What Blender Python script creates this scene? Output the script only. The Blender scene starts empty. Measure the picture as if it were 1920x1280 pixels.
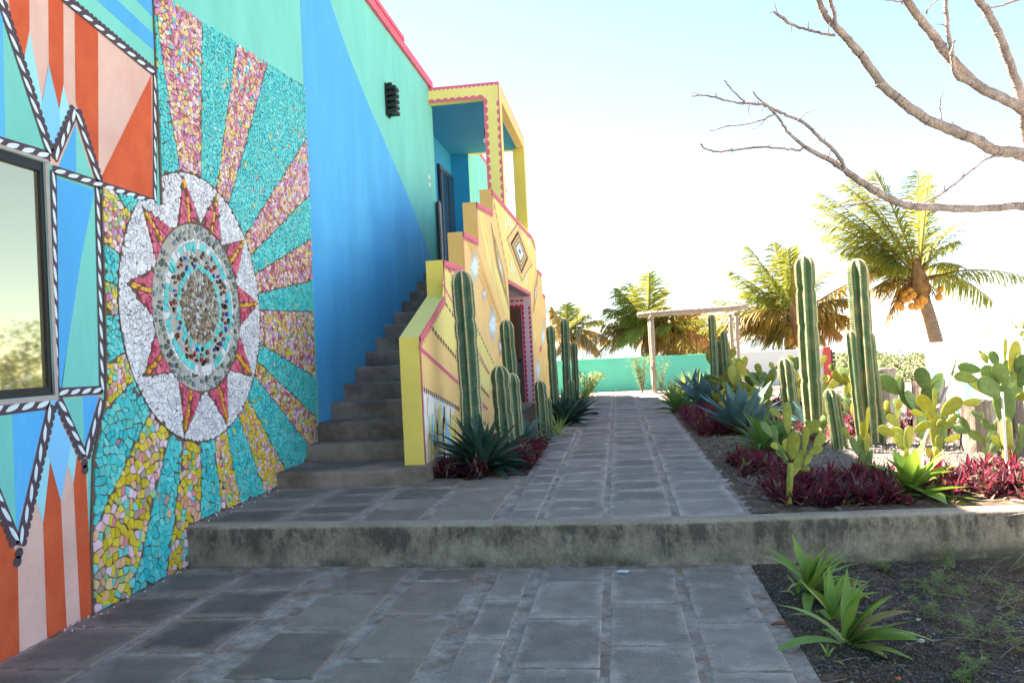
import bpy, math, random
from mathutils import Vector, Matrix, Euler
random.seed(11)
rad = math.radians
S = bpy.context.scene
COL = S.collection

# ------------------------------------------------------------------ camera
FPX = 1500.0
def basis(vpx, vpy, roll):
    d = Vector(((vpx-960)/FPX, -(vpy-640)/FPX, -1.0)).normalized()
    up = Vector((-math.sin(roll), math.cos(roll), 0.0))
    up = (up - d*up.dot(d)).normalized()
    x = d.cross(up)
    return Matrix((x, d, up))
RM = basis(1158, 645, 0.05)
CAM = Vector((0, 0, 1.5))
cd = bpy.data.cameras.new('camera'); cam = bpy.data.objects.new('camera', cd); COL.objects.link(cam)
cam.matrix_world = Matrix.Translation(CAM) @ RM.to_4x4()
cd.lens = 36.0*FPX/1920; cd.sensor_width = 36; cd.clip_start = .05; cd.clip_end = 9000
S.camera = cam
def ray(px, py): return RM @ Vector(((px-960)/FPX, -(py-640)/FPX, -1.0))
def atX(px, py, x): r = ray(px, py); return CAM + r*((x-CAM.x)/r.x)
def atY(px, py, y): r = ray(px, py); return CAM + r*((y-CAM.y)/r.y)
def atZ(px, py, z): r = ray(px, py); return CAM + r*((z-CAM.z)/r.z)
def proj(p):
    v = RM.transposed() @ (Vector(p)-CAM)
    return 960+FPX*v.x/-v.z, 640-FPX*v.y/-v.z

# ------------------------------------------------------------------ light
SUN_AZ, SUN_EL = -59.6, 45.3
w = bpy.data.worlds.new('World'); S.world = w; w.use_nodes = True
nt = w.node_tree; nt.nodes.clear()
sky = nt.nodes.new('ShaderNodeTexSky'); sky.sky_type = 'NISHITA'; sky.sun_disc = False
sky.sun_elevation = rad(SUN_EL); sky.sun_rotation = rad(SUN_AZ); sky.air_density = .8; sky.dust_density = .0; sky.ozone_density = 1.0; sky.altitude = 20
bg = nt.nodes.new('ShaderNodeBackground'); bg.inputs[1].default_value = 0.05
wo = nt.nodes.new('ShaderNodeOutputWorld')
hs = nt.nodes.new('ShaderNodeHueSaturation'); hs.inputs['Saturation'].default_value = .84; nt.links.new(sky.outputs[0], hs.inputs['Color']); nt.links.new(hs.outputs[0], bg.inputs[0]); nt.links.new(bg.outputs[0], wo.inputs[0])
sd = bpy.data.lights.new('sun', 'SUN'); sd.energy = 5.0; sd.angle = rad(.53); sd.color = (1, .87, .70)
sun = bpy.data.objects.new('sun', sd); COL.objects.link(sun)
sv = Vector((math.sin(rad(SUN_AZ))*math.cos(rad(SUN_EL)), math.cos(rad(SUN_AZ))*math.cos(rad(SUN_EL)), math.sin(rad(SUN_EL))))
sun.rotation_euler = sv.to_track_quat('Z', 'Y').to_euler(); sun.location = (0, 0, 20)
S.view_settings.view_transform = 'Standard'; S.view_settings.look = 'None'
S.view_settings.gamma = 1; S.view_settings.use_curve_mapping = False
S.view_settings.exposure = 2.93

# ------------------------------------------------------------------ materials
def lin(c): return tuple(((v/255)/12.92 if v/255 <= .04045 else ((v/255+.055)/1.055)**2.4) for v in c)
def node(t, k, **kw):
    n = t.nodes.new(k)
    for a, b in kw.items(): setattr(n, a, b)
    return n
MATS = {}
def mat(name, rgb, rough=.75, var=.12, scale=6, bump=.15, bscale=60, trans=0, rgb2=None, fac2=.5, rnd=0, stretch=None, spec=.35, s2=None, tcol=None):
    """rgb in 0-255 surface colour; noise-varied, optionally with a second tone and light passing through"""
    if name in MATS: return MATS[name]
    m = bpy.data.materials.new(name); m.use_nodes = True; t = m.node_tree; L = t.links.new
    b = t.nodes['Principled BSDF']; out = t.nodes['Material Output']
    c = lin(rgb)
    co = node(t, 'ShaderNodeTexCoord'); geo = node(t, 'ShaderNodeNewGeometry')
    mp = node(t, 'ShaderNodeMapping'); L(geo.outputs['Position'], mp.inputs[0])
    if stretch: mp.inputs['Scale'].default_value = stretch
    n1 = node(t, 'ShaderNodeTexNoise'); n1.inputs['Scale'].default_value = scale; n1.inputs['Detail'].default_value = 6; n1.inputs['Roughness'].default_value = .62
    L(mp.outputs[0], n1.inputs['Vector'])
    r1 = node(t, 'ShaderNodeMapRange'); r1.inputs[1].default_value = .3; r1.inputs[2].default_value = .7; r1.inputs[3].default_value = 1-var; r1.inputs[4].default_value = 1+var
    L(n1.outputs[0], r1.inputs[0])
    base = node(t, 'ShaderNodeRGB'); base.outputs[0].default_value = (*c, 1); cur = base.outputs[0]
    if rgb2:
        n2 = node(t, 'ShaderNodeTexNoise'); n2.inputs['Scale'].default_value = s2 or scale*.6; n2.inputs['Detail'].default_value = 7; n2.inputs['Roughness'].default_value = .65
        mp2 = node(t, 'ShaderNodeMapping'); mp2.inputs['Location'].default_value = (7.3, 1.1, 4.2); L(mp.outputs[0], mp2.inputs[0]); L(mp2.outputs[0], n2.inputs['Vector'])
        r2 = node(t, 'ShaderNodeMapRange'); r2.inputs[1].default_value = .5-(fac2-.5)*.4-.06; r2.inputs[2].default_value = .5-(fac2-.5)*.4+.1
        L(n2.outputs[0], r2.inputs[0])
        mx = node(t, 'ShaderNodeMix', data_type='RGBA'); L(r2.outputs[0], mx.inputs[0]); L(cur, mx.inputs[6]); mx.inputs[7].default_value = (*lin(rgb2), 1); cur = mx.outputs[2]
    hv = node(t, 'ShaderNodeHueSaturation'); L(cur, hv.inputs['Color']); val = r1.outputs[0]
    if rnd:
        oi = node(t, 'ShaderNodeObjectInfo'); rr = node(t, 'ShaderNodeMapRange'); rr.inputs[3].default_value = 1-rnd; rr.inputs[4].default_value = 1+rnd
        L(oi.outputs['Random'], rr.inputs[0]); mm = node(t, 'ShaderNodeMath', operation='MULTIPLY'); L(val, mm.inputs[0]); L(rr.outputs[0], mm.inputs[1]); val = mm.outputs[0]
    L(val, hv.inputs['Value']); L(hv.outputs[0], b.inputs['Base Color'])
    b.inputs['Roughness'].default_value = rough; b.inputs['Specular IOR Level'].default_value = spec
    if bump:
        n3 = node(t, 'ShaderNodeTexNoise'); n3.inputs['Scale'].default_value = bscale; n3.inputs['Detail'].default_value = 5; L(mp.outputs[0], n3.inputs['Vector'])
        bp = node(t, 'ShaderNodeBump'); bp.inputs['Strength'].default_value = bump; bp.inputs['Distance'].default_value = .02; L(n3.outputs[0], bp.inputs['Height']); L(bp.outputs[0], b.inputs['Normal'])
    if trans:
        tr = node(t, 'ShaderNodeBsdfTranslucent'); ms = node(t, 'ShaderNodeMixShader'); ms.inputs[0].default_value = trans
        if tcol: tr.inputs[0].default_value = (*lin(tcol), 1)
        else: L(hv.outputs[0], tr.inputs[0])
        L(b.outputs[0], ms.inputs[1]); L(tr.outputs[0], ms.inputs[2]); L(ms.outputs[0], out.inputs[0])
    MATS[name] = m; return m

def edge_worn(name, rgb, rgbe, wear=.3, lo=.55):
    """stone slab whose own border carries pale mortar smear"""
    m = mat(name, rgb, rough=.85, var=.22, scale=5, bump=.6, bscale=60, rnd=.24)
    t = m.node_tree; L = t.links.new; b = t.nodes['Principled BSDF']
    src = b.inputs['Base Color'].links[0].from_socket
    co = node(t, 'ShaderNodeTexCoord'); sx = node(t, 'ShaderNodeSeparateXYZ'); L(co.outputs['Generated'], sx.inputs[0])
    def edge(o):
        a = node(t, 'ShaderNodeMath', operation='SUBTRACT'); L(o, a.inputs[0]); a.inputs[1].default_value = .5
        c = node(t, 'ShaderNodeMath', operation='ABSOLUTE'); L(a.outputs[0], c.inputs[0]); return c.outputs[0]
    mx = node(t, 'ShaderNodeMath', operation='MAXIMUM'); L(edge(sx.outputs[0]), mx.inputs[0]); L(edge(sx.outputs[1]), mx.inputs[1])
    geo = node(t, 'ShaderNodeNewGeometry')
    n = node(t, 'ShaderNodeTexNoise'); n.inputs['Scale'].default_value = 4.3; n.inputs['Detail'].default_value = 9; n.inputs['Roughness'].default_value = .72; L(geo.outputs['Position'], n.inputs['Vector'])
    nn = node(t, 'ShaderNodeMath', operation='MULTIPLY_ADD'); L(n.outputs[0], nn.inputs[0]); nn.inputs[1].default_value = .75; L(mx.outputs[0], nn.inputs[2])
    r = node(t, 'ShaderNodeMapRange'); L(nn.outputs[0], r.inputs[0]); r.inputs[1].default_value = lo+.18; r.inputs[2].default_value = lo+.33; r.inputs[4].default_value = wear
    mix = node(t, 'ShaderNodeMix', data_type='RGBA'); L(r.outputs[0], mix.inputs[0]); L(src, mix.inputs[6]); mix.inputs[7].default_value = (*lin(rgbe), 1)
    L(mix.outputs[2], b.inputs['Base Color'])
    return m

TEAL = (124, 210, 200); BLUE = (84, 176, 238)
M_teal = mat('teal_paint', TEAL, var=.08, scale=1.6, bump=.4, bscale=24, rgb2=(116, 202, 192), fac2=.38, s2=.9, stretch=(1, 1, .4))
M_teal2 = mat('bright_turquoise_paint', (112, 214, 192), var=.05, scale=1.6, bump=.15, bscale=28)
M_blue = mat('blue_paint', BLUE, var=.09, scale=1.6, bump=.4, bscale=24, rgb2=(96, 186, 240), fac2=.42, stretch=(1, 1, .22))
M_dblue = mat('deep_blue_paint', (28, 140, 200), var=.05, scale=1.3, bump=.1, bscale=35)
M_orange = mat('orange_paint', (206, 88, 50), var=.1, scale=2.2, rgb2=(214, 98, 58), fac2=.5, s2=4, bump=.4, bscale=24)
M_peach = mat('peach_paint', (228, 190, 178), var=.07, scale=3, bump=.2, bscale=28, rgb2=(220, 178, 166), fac2=.4, s2=1.6)
M_pale = mat('pale_cyan_paint', (160, 226, 240), var=.04, scale=2, bump=.1)
M_lblue = mat('light_blue_paint', (134, 204, 250), var=.04, scale=2, bump=.1)
M_dark = mat('plum_brown_paint', (84, 70, 80), var=.1, scale=8, bump=.1)
M_wav = mat('white_line_paint', (222, 236, 244), var=.04, bump=.05)
M_pink = mat('pink_paint', (222, 108, 134), var=.08, scale=3, bump=.1)
M_red = mat('crimson_paint', (206, 40, 78), var=.08, scale=3, bump=.1)
M_palepink = mat('pale_pink_paint', (226, 190, 204), var=.05, scale=3, bump=.1)
M_ochre = mat('ochre_paint', (232, 184, 108), var=.07, scale=1.6, bump=.12, bscale=35)
M_yel = mat('lemon_paint', (234, 212, 104), var=.07, scale=1.6, bump=.12, bscale=35)
M_lyel = mat('pale_yellow_paint', (242, 224, 136), var=.06, scale=1.6, bump=.12, bscale=35)
M_oran2 = mat('apricot_paint', (244, 204, 134), var=.06, scale=1.6, bump=.12, bscale=35)
M_brown = mat('line_brown_paint', (126, 98, 90), var=.1, bump=.1)
M_white = mat('white_paint', (238, 236, 232), var=.04, scale=2, bump=.1, bscale=35)
M_redwall = mat('coral_red_paint', (214, 92, 88), var=.06, scale=2, bump=.1)
M_mortar = mat('mortar', (162, 153, 147), rough=.95, var=.35, scale=9, bump=.9, bscale=38, rgb2=(142, 124, 112), fac2=.5)
M_grout = mat('grout', (110, 92, 82), rough=.95, var=.2, scale=15, bump=.4)
M_conc = mat('step_concrete', (142, 128, 118), rough=.9, var=.25, scale=3, bump=.3, bscale=50, rgb2=(108, 98, 90), fac2=.55, rnd=.12)
M_slabA = edge_worn('slab_brown', (134, 122, 112), (186, 166, 150), wear=.35, lo=.62)
M_slabB = edge_worn('slab_grey', (136, 127, 120), (188, 174, 166), wear=.72, lo=.56)
M_slabC = edge_worn('slab_dark', (112, 104, 98), (160, 144, 132), wear=.6, lo=.5)
M_black = mat('black_metal', (30, 30, 34), rough=.45, var=.1, bump=.05)
M_wood = mat('weathered_wood', (176, 158, 144), rough=.85, var=.2, scale=9, bump=.3, stretch=(1, 1, .25))
M_dwood = mat('door_wood', (84, 66, 58), rough=.6, var=.2, scale=9, bump=.2, stretch=(1, 1, .2))
M_gravel = mat('bed_gravel', (128, 121, 116), rough=.95, var=.45, scale=45, bump=1, bscale=90, rgb2=(118, 108, 100), fac2=.5, s2=3)
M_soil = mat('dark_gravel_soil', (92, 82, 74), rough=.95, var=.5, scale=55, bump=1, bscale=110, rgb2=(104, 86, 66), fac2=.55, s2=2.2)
M_pebb = [mat('pebble_dark', (98, 92, 92), var=.25, scale=30, bump=.2), mat('pebble_mid', (134, 128, 124), var=.25, scale=30, bump=.2), mat('pebble_pale', (170, 166, 160), var=.2, scale=30, bump=.2), mat('soil_crumb', (74, 62, 52), var=.25, scale=30, bump=.3)]

def kerb_material():
    m = bpy.data.materials.new('kerb_concrete'); m.use_nodes = True; t = m.node_tree; L = t.links.new; b = t.nodes['Principled BSDF']
    geo = node(t, 'ShaderNodeNewGeometry')
    def nz(sc, scale, det=8, loc=(0, 0, 0), ro=.65):
        mp = node(t, 'ShaderNodeMapping'); mp.inputs['Scale'].default_value = sc; mp.inputs['Location'].default_value = loc; L(geo.outputs['Position'], mp.inputs[0])
        n = node(t, 'ShaderNodeTexNoise'); n.inputs['Scale'].default_value = scale; n.inputs['Detail'].default_value = det; n.inputs['Roughness'].default_value = ro; L(mp.outputs[0], n.inputs['Vector']); return n.outputs[0]
    def mr(o, a, bb, c=0, d=1):
        r = node(t, 'ShaderNodeMapRange'); L(o, r.inputs[0]); r.inputs[1].default_value = a; r.inputs[2].default_value = bb; r.inputs[3].default_value = c; r.inputs[4].default_value = d; return r.outputs[0]
    def mul(a, c):
        n = node(t, 'ShaderNodeMath', operation='MULTIPLY'); L(a, n.inputs[0]); L(c, n.inputs[1]); return n.outputs[0]
    def mix(f, a, rgb):
        n = node(t, 'ShaderNodeMix', data_type='RGBA'); L(f, n.inputs[0]); L(a, n.inputs[6]); n.inputs[7].default_value = (*lin(rgb), 1); return n.outputs[2]
    base = node(t, 'ShaderNodeRGB'); base.outputs[0].default_value = (*lin((166, 154, 138)), 1); c = base.outputs[0]
    c = mix(mr(nz((1, 1, 1), 2.2), .42, .62, 0, .8), c, (140, 128, 112))
    sx = node(t, 'ShaderNodeSeparateXYZ'); L(geo.outputs['Position'], sx.inputs[0])
    # mould: runs down the face from the lip, in streaks of uneven length
    low = mr(sx.outputs[2], -.04, .22, 0, 1)
    st = mr(nz((1, 1, .22), 7.5, loc=(3, 0, 0), ro=.75), .30, .72)
    blotch = mr(nz((1, 1, .8), 2.4, loc=(9, 2, 1), ro=.78), .36, .60)
    g = node(t, 'ShaderNodeSeparateXYZ'); L(geo.outputs['Normal'], g.inputs[0]); front = mr(g.outputs[2], .3, .7, 1, 0)
    d = mul(mul(mul(st, blotch), low), front)
    c = mix(mr(d, .02, .36, 0, .8), c, (56, 52, 50))
    foot = mul(mul(mr(sx.outputs[2], .02, .11, 1, 0), mr(nz((1, 1, 1), 3.3, loc=(4, 4, 4)), .45, .6)), front)
    c = mix(mr(foot, 0, 1, 0, .8), c, (60, 62, 52))
    fine = mr(nz((1, 1, 1), 38), .3, .7, .78, 1.2)
    hv = node(t, 'ShaderNodeHueSaturation'); L(c, hv.inputs['Color']); L(fine, hv.inputs['Value']); L(hv.outputs[0], b.inputs['Base Color'])
    bp = node(t, 'ShaderNodeBump'); bp.inputs['Strength'].default_value = .5; bp.inputs['Distance'].default_value = .02; L(nz((1, 1, 1), 40), bp.inputs['Height']); L(bp.outputs[0], b.inputs['Normal'])
    b.inputs['Roughness'].default_value = .9
    return m
M_kerb = kerb_material()

# ------------------------------------------------------------------ mesh helpers
class MB:
    def __init__(s): s.v = []; s.f = []; s.m = []; s.mats = []
    def mi(s, m):
        if m not in s.mats: s.mats.append(m)
        return s.mats.index(m)
    def add(s, vs, fs, m):
        o = len(s.v); i = s.mi(m); s.v += [tuple(p) for p in vs]
        for f in fs: s.f.append(tuple(o+k for k in f)); s.m.append(i)
    def box(s, a, b, m, jit=0):
        (x0, y0, z0), (x1, y1, z1) = a, b
        vs = [(x0, y0, z0), (x1, y0, z0), (x1, y1, z0), (x0, y1, z0), (x0, y0, z1), (x1, y0, z1), (x1, y1, z1), (x0, y1, z1)]
        if jit: vs = [tuple(c+random.uniform(-jit, jit) for c in p) for p in vs]
        s.add(vs, [(0, 3, 2, 1), (4, 5, 6, 7), (0, 1, 5, 4), (1, 2, 6, 5), (2, 3, 7, 6), (3, 0, 4, 7)], m)
    def prism_x(s, pts, x0, x1, m, mside=None):
        """polygon of (y,z) extruded between x0 and x1"""
        n = len(pts)
        s.add([(x1, p[0], p[1]) for p in pts], [tuple(range(n))], m)
        s.add([(x0, p[0], p[1]) for p in pts], [tuple(reversed(range(n)))], m)
        for i in range(n):
            a, b = pts[i], pts[(i+1) % n]
            s.add([(x0, *a), (x1, *a), (x1, *b), (x0, *b)], [(0, 1, 2, 3)], (mside[i] if isinstance(mside, list) else mside) or m)
    def tube(s, pts, rs, m, n=8, cap=True):
        pts = [Vector(p) for p in pts]; rings = []; prev = None
        for i, p in enumerate(pts):
            t = (pts[min(i+1, len(pts)-1)]-pts[max(i-1, 0)])
            if t.length < 1e-6: t = Vector((0, 0, 1))
            t.normalize()
            if prev is None: u = t.orthogonal().normalized()
            else: u = (prev - t*prev.dot(t)); u = u.normalized() if u.length > 1e-6 else t.orthogonal().normalized()
            prev = u; w_ = t.cross(u)
            rings.append([p + (u*math.cos(2*math.pi*k/n)+w_*math.sin(2*math.pi*k/n))*rs[i] for k in range(n)])
        vs = [q for r in rings for q in r]; fs = []
        for i in range(len(pts)-1):
            for k in range(n): fs.append((i*n+k, i*n+(k+1) % n, (i+1)*n+(k+1) % n, (i+1)*n+k))
        if cap: fs += [tuple(reversed(range(n))), tuple((len(pts)-1)*n+k for k in range(n))]
        s.add(vs, fs, m)
    def blade(s, base, az, length, width, el, bend, m, seg=5, fold=.35, tip=.0, prof=None, twist=0):
        """tapering folded leaf; el start elevation (rad), bend total change along it"""
        p = Vector(base); e = el; dl = length/seg; L = []; Rr = []; C = []
        side = Vector((-math.sin(az), math.cos(az), 0))
        for i in range(seg+1):
            t = i/seg
            wd = width*(prof(t) if prof else (math.sin(math.pi*min(1, .28+.72*t)) if t < 1 else 0)**.8)
            if i == seg: wd = width*tip
            up = Vector((-math.sin(e)*math.cos(az), -math.sin(e)*math.sin(az), math.cos(e)))
            sd_ = side if not twist else (side*math.cos(twist*t)+up*math.sin(twist*t))
            C.append(p.copy()); L.append(p+sd_*wd/2+up*wd*fold*.5); Rr.append(p-sd_*wd/2+up*wd*fold*.5)
            d = Vector((math.cos(e)*math.cos(az), math.cos(e)*math.sin(az), math.sin(e)))
            p = p + d*dl; e += bend/seg
        vs = []; fs = []
        for a, b, c in zip(L, C, Rr): vs += [a, b, c]
        for i in range(seg):
            o = 3*i; fs += [(o, o+1, o+4, o+3), (o+1, o+2, o+5, o+4)]
        s.add(vs, fs, m)
    def sphere(s, c, r, m, sc=(1, 1, 1), nu=10, nv=6):
        vs = []; fs = []
        for j in range(nv+1):
            th = math.pi*j/nv
            for i in range(nu):
                ph = 2*math.pi*i/nu
                vs.append((c[0]+r*sc[0]*math.sin(th)*math.cos(ph), c[1]+r*sc[1]*math.sin(th)*math.sin(ph), c[2]+r*sc[2]*math.cos(th)))
        for j in range(nv):
            for i in range(nu): fs.append((j*nu+i, (j+1)*nu+i, (j+1)*nu+(i+1) % nu, j*nu+(i+1) % nu))
        s.add(vs, fs, m)
    def mesh(s, name, smooth=False):
        me = bpy.data.meshes.new(name); me.from_pydata(s.v, [], s.f)
        for m in s.mats: me.materials.append(m)
        me.polygons.foreach_set('material_index', s.m)
        if smooth: me.polygons.foreach_set('use_smooth', [True]*len(me.polygons))
        me.update(); return me
    def build(s, name, parent=None, smooth=False, kind=None, label=None):
        return link(name, s.mesh(name, smooth), parent, kind, label)
def link(name, me, parent=None, kind=None, label=None):
    o = bpy.data.objects.new(name, me); COL.objects.link(o)
    if parent is not None: o.parent = parent
    if kind: o['kind'] = kind
    if label: o['label'] = label
    return o
def thing(name, label, cat, loc=(0, 0, 0), group=None):
    o = bpy.data.objects.new(name, None); o.empty_display_size = .1; COL.objects.link(o); o.location = loc
    o['label'] = label; o['category'] = cat
    if group: o['group'] = group
    return o
def tag(o, label, cat, group=None):
    o['label'] = label; o['category'] = cat
    if group: o['group'] = group
    return o
def flat(mb, pts2, x, m, ax='x'):
    """thin paint layer: polygon of (y,z) at x"""
    a = sum(pts2[i][0]*pts2[(i+1) % len(pts2)][1]-pts2[(i+1) % len(pts2)][0]*pts2[i][1] for i in range(len(pts2)))
    if a < 0: pts2 = list(reversed(pts2))
    mb.add([(x, p[0], p[1]) for p in pts2], [tuple(range(len(pts2)))], m)

# ================================================================== SETTING
W = -3.28; T = .29; KY = 5.52
rv = random.Random(3)
# land sheet: garden plateau that falls away beyond the garden walls
def land():
    xs = [-900, -300, -120, -60, -40, -25, -12, -6, 0, 4.5, 6, 9, 14, 22, 40, 70, 130, 300, 900]
    ys = [-300, -60, -20, -8, 0, 8, 16, 21.3, 24, 28, 34, 45, 65, 100, 160, 240]
    def h(x, y):
        d = max(0, y-21.3, (x-4.6)*1.0 if y > -3 else 0)
        return -.04 - min(9, .16*d + .002*d*d)
    mb = MB(); vs = [(x, y, h(x, y)) for y in ys for x in xs]; n = len(xs)
    mb.add(vs, [(j*n+i, j*n+i+1, (j+1)*n+i+1, (j+1)*n+i) for j in range(len(ys)-1) for i in range(n-1)], mat('dry_land', (168, 156, 124), rough=.95, var=.3, scale=.3, bump=.5, bscale=3, rgb2=(140, 136, 96), fac2=.5))
    mb.build('ground', kind='structure', smooth=True)
    mw = mat('sea_water', (40, 84, 96), rough=.12, var=.05, bump=.4, bscale=.6, spec=.6)
    wb = MB(); wb.add([(-4000, 150, -9.5), (4000, 150, -9.5), (4000, 8000, -9.5), (-4000, 8000, -9.5)], [(0, 1, 2, 3)], mw)
    wb.build('sea', kind='structure')
land()

def chamfer_slab(name, x0, y0, x1, y1, z, m, parent, th=.05, ch=.008, jit=.008, r=rv):
    cs = [(x0, y0), (x1, y0), (x1, y1), (x0, y1)]
    # each side gets an extra jittered point so that the outline is hand-cut
    out = []
    for i in range(4):
        a, b = cs[i], cs[(i+1) % 4]
        out.append((a[0]+r.uniform(-jit, jit), a[1]+r.uniform(-jit, jit)))
        t = r.uniform(.35, .65); out.append((a[0]*(1-t)+b[0]*t+r.uniform(-jit, jit)*.7, a[1]*(1-t)+b[1]*t+r.uniform(-jit, jit)*.7))
    cx, cy = (x0+x1)/2, (y0+y1)/2; sx = 1-2*ch/(x1-x0); sy = 1-2*ch/(y1-y0); n = 8
    tl = [r.uniform(-.0025, .0025) for _ in range(2)]
    def zz(p): return z + tl[0]*(p[0]-cx)/(x1-x0)*2 + tl[1]*(p[1]-cy)/(y1-y0)*2
    top = [(cx+(p[0]-cx)*sx, cy+(p[1]-cy)*sy, zz(p)) for p in out]
    mid = [(p[0], p[1], zz(p)-ch*.9) for p in out]; low = [(p[0], p[1], z-th) for p in out]
    mb = MB(); mb.add(top+mid+low, [tuple(range(n))]+[(i+n, (i+1) % n+n, (i+1) % n, i) for i in range(n)]+[(i+2*n, (i+1) % n+2*n, (i+1) % n+n, i+n) for i in range(n)], m)
    return mb.build(name, parent)

# lower patio: mortar bed with its stone slabs
pm = MB()
def rough_sheet(mb, x0, x1, y0, y1, z, m, step=.08, amp=.004, r=rv):
    nx = max(2, int((x1-x0)/step)); ny = max(2, int((y1-y0)/step)); vs = []
    for j in range(ny+1):
        for i in range(nx+1):
            vs.append((x0+(x1-x0)*i/nx, y0+(y1-y0)*j/ny, z+r.uniform(-amp, amp)))
    mb.add(vs, [(j*(nx+1)+i, j*(nx+1)+i+1, (j+1)*(nx+1)+i+1, (j+1)*(nx+1)+i) for j in range(ny) for i in range(nx)], m)
rough_sheet(pm, W-.02, .80, .6, KY+.05, -.002, M_mortar, step=.045, amp=.006)
patio = pm.build('patio', kind='structure', smooth=True)
cols = [(-3.24, -2.72, 'C', .06), (-2.66, -2.16, 'C', .05), (-1.94, -1.50, 'A', 0), (-1.41, -1.01, 'A', 0), (-.87, -.645, 'B', 0), (-.575, -.16, 'B', 0), (-.115, .29, 'B', 0), (.345, .70, 'B', 0)]
rows = {0: [5.44, 4.9, 4.3, 3.7, 3.1, 2.5, 1.9, 1.3, .8], 1: [5.44, 5.0, 4.45, 3.9, 3.3, 2.7, 2.1, 1.5, .9], 2: [5.44, 4.89, 4.24, 3.58, 2.95, 2.3, 1.7, 1.0], 3: [5.44, 5.17, 4.47, 3.83, 3.2, 2.6, 2.0, 1.4, .8],
        4: [5.44, 4.78, 4.11, 3.45, 2.8, 2.2, 1.6, .9], 5: [5.42, 5.07, 4.42, 3.74, 3.1, 2.5, 1.9, 1.2, .7], 6: [5.4, 4.66, 4.02, 3.4, 2.8, 2.2, 1.6, .9], 7: [5.42, 4.99, 4.35, 3.72, 3.1, 2.5, 1.8, 1.1]}
MS = {'A': M_slabA, 'B': M_slabB, 'C': M_slabC}
def lay(cols, rows, z, parent, gap=.012):
    for ci, (x0, x1, k, _) in enumerate(cols):
        ys = rows[ci]
        for a, b in zip(ys[:-1], ys[1:]):
            g = {'A': .03, 'B': .013, 'C': .025}[k]
            chamfer_slab('slab', x0, b+g, x1, a-g, z + {'A': .006, 'B': .005, 'C': .006}[k]+rv.uniform(-.002, .002), MS[k], parent)
lay(cols, rows, 0, patio)

# terrace: concrete block with kerb face, slabs on it
tm = MB()
def terrace():
    xs = [W-.05, -2.4, -1.4, -.4, .3, .8, 1.3, 1.9, 2.6, 4.45]; yk = [KY+.10, KY+.05, KY+.01, KY-.04, KY-.05, KY-.03, KY+.02, KY+.05, KY+.09, KY+.12]
    # kerb: front face and rounded lip, following a slightly wandering line
    n = 60; F = []
    def ky(x):
        for i in range(len(xs)-1):
            if x <= xs[i+1]: t = (x-xs[i])/(xs[i+1]-xs[i]); return yk[i]*(1-t)+yk[i+1]*t
        return yk[-1]
    prof = [(0.0, -.12), (0.0, .06), (.004, .14), (.0, .215), (-.006, .262), (.004, .288), (.022, .297), (.10, .297), (.15, .294), (.16, .25)]
    r = random.Random(5)
    for i in range(n+1):
        x = xs[0]+(xs[-1]-xs[0])*i/n; y = ky(x); w1 = r.uniform(-.006, .006)
        for j, (dy, z) in enumerate(prof):
            k = r.uniform(-.005, .005) if 0 < j < 7 else 0
            F.append((x, y+dy+k+w1*.5, z+(k*.6 if j in (5, 6) else 0)))
    m = len(prof)
    tm.add(F, [(i*m+j, (i+1)*m+j, (i+1)*m+j+1, i*m+j+1) for i in range(n) for j in range(m-1)], M_kerb)
    return ky
kyf = terrace()
kerb = tm.build('kerb', kind='structure', smooth=True)
tb = MB()
rough_sheet(tb, W-.02, -.86, KY+.08, 7.6, T-.002, M_mortar, step=.06, amp=.004)
rough_sheet(tb, -.92, .90, KY+.08, 20.95, T-.003, M_mortar, step=.09, amp=.004)
terr = tb.build('terrace', kind='structure', smooth=True)
ucols = [(-3.24, -2.6, 'C', 0), (-2.56, -2.02, 'C', 0), (-1.95, -1.50, 'A', 0), (-1.44, -.96, 'A', 0)]
urows = {0: [7.15, 6.6, 6.2, 5.7], 1: [7.15, 6.75, 6.3, 5.95, 5.67], 2: [7.5, 7.0, 6.5, 6.1, 5.65], 3: [7.4, 6.9, 6.35, 5.63]}
lay(ucols, urows, T, terr)
pc = [(-.85, -.635, 'B', 0), (-.59, -.165, 'B', 0), (-.12, .32, 'B', 0), (.37, .82, 'B', 0)]
pr = {}
for ci, off in enumerate((.1, .0, .05, .2)):
    ys = [20.9]; y = 20.9-.3-off
    while y > 5.9: ys.append(y); y -= (.56+rv.uniform(-.08, .08) if y > 11 else .42+rv.uniform(-.06, .08))
    ys.append(5.62); pr[ci] = ys
lay(pc, pr, T, terr)

# planting beds
def soil(name, x0, x1, y0, y1, z, m, step=.12, amp=.02, seed=1):
    mb = MB(); rough_sheet(mb, x0, x1, y0, y1, z, m, step, amp, random.Random(seed)); return mb.build(name, kind='structure', smooth=True)
soil('planting_bed', .87, 4.4, KY+.07, 20.95, T-.014, M_gravel, amp=.012)
soil('bed_margin', .86, 1.55, KY+.16, 14.5, T+.002, mat('leaf_mould', (92, 78, 66), rough=.95, var=.5, scale=40, bump=1, bscale=90, rgb2=(122, 108, 92), fac2=.45, s2=8), step=.07, amp=.012, seed=12)
soil('kerb_margin', 1.5, 4.3, KY+.2, 7.05, T+.000, MATS['leaf_mould'], step=.08, amp=.012, seed=13)
soil('wall_bed', -1.9, -.88, 7.3, 20.95, T-.02, M_soil)
soil('lower_bed', .74, 6, .5, KY+.06, -.015, M_soil, step=.07, amp=.014, seed=4)
soil('far_terrace', 4.4, 9, 12.3, 21.2, T-.1, M_gravel, step=.4)

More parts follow.
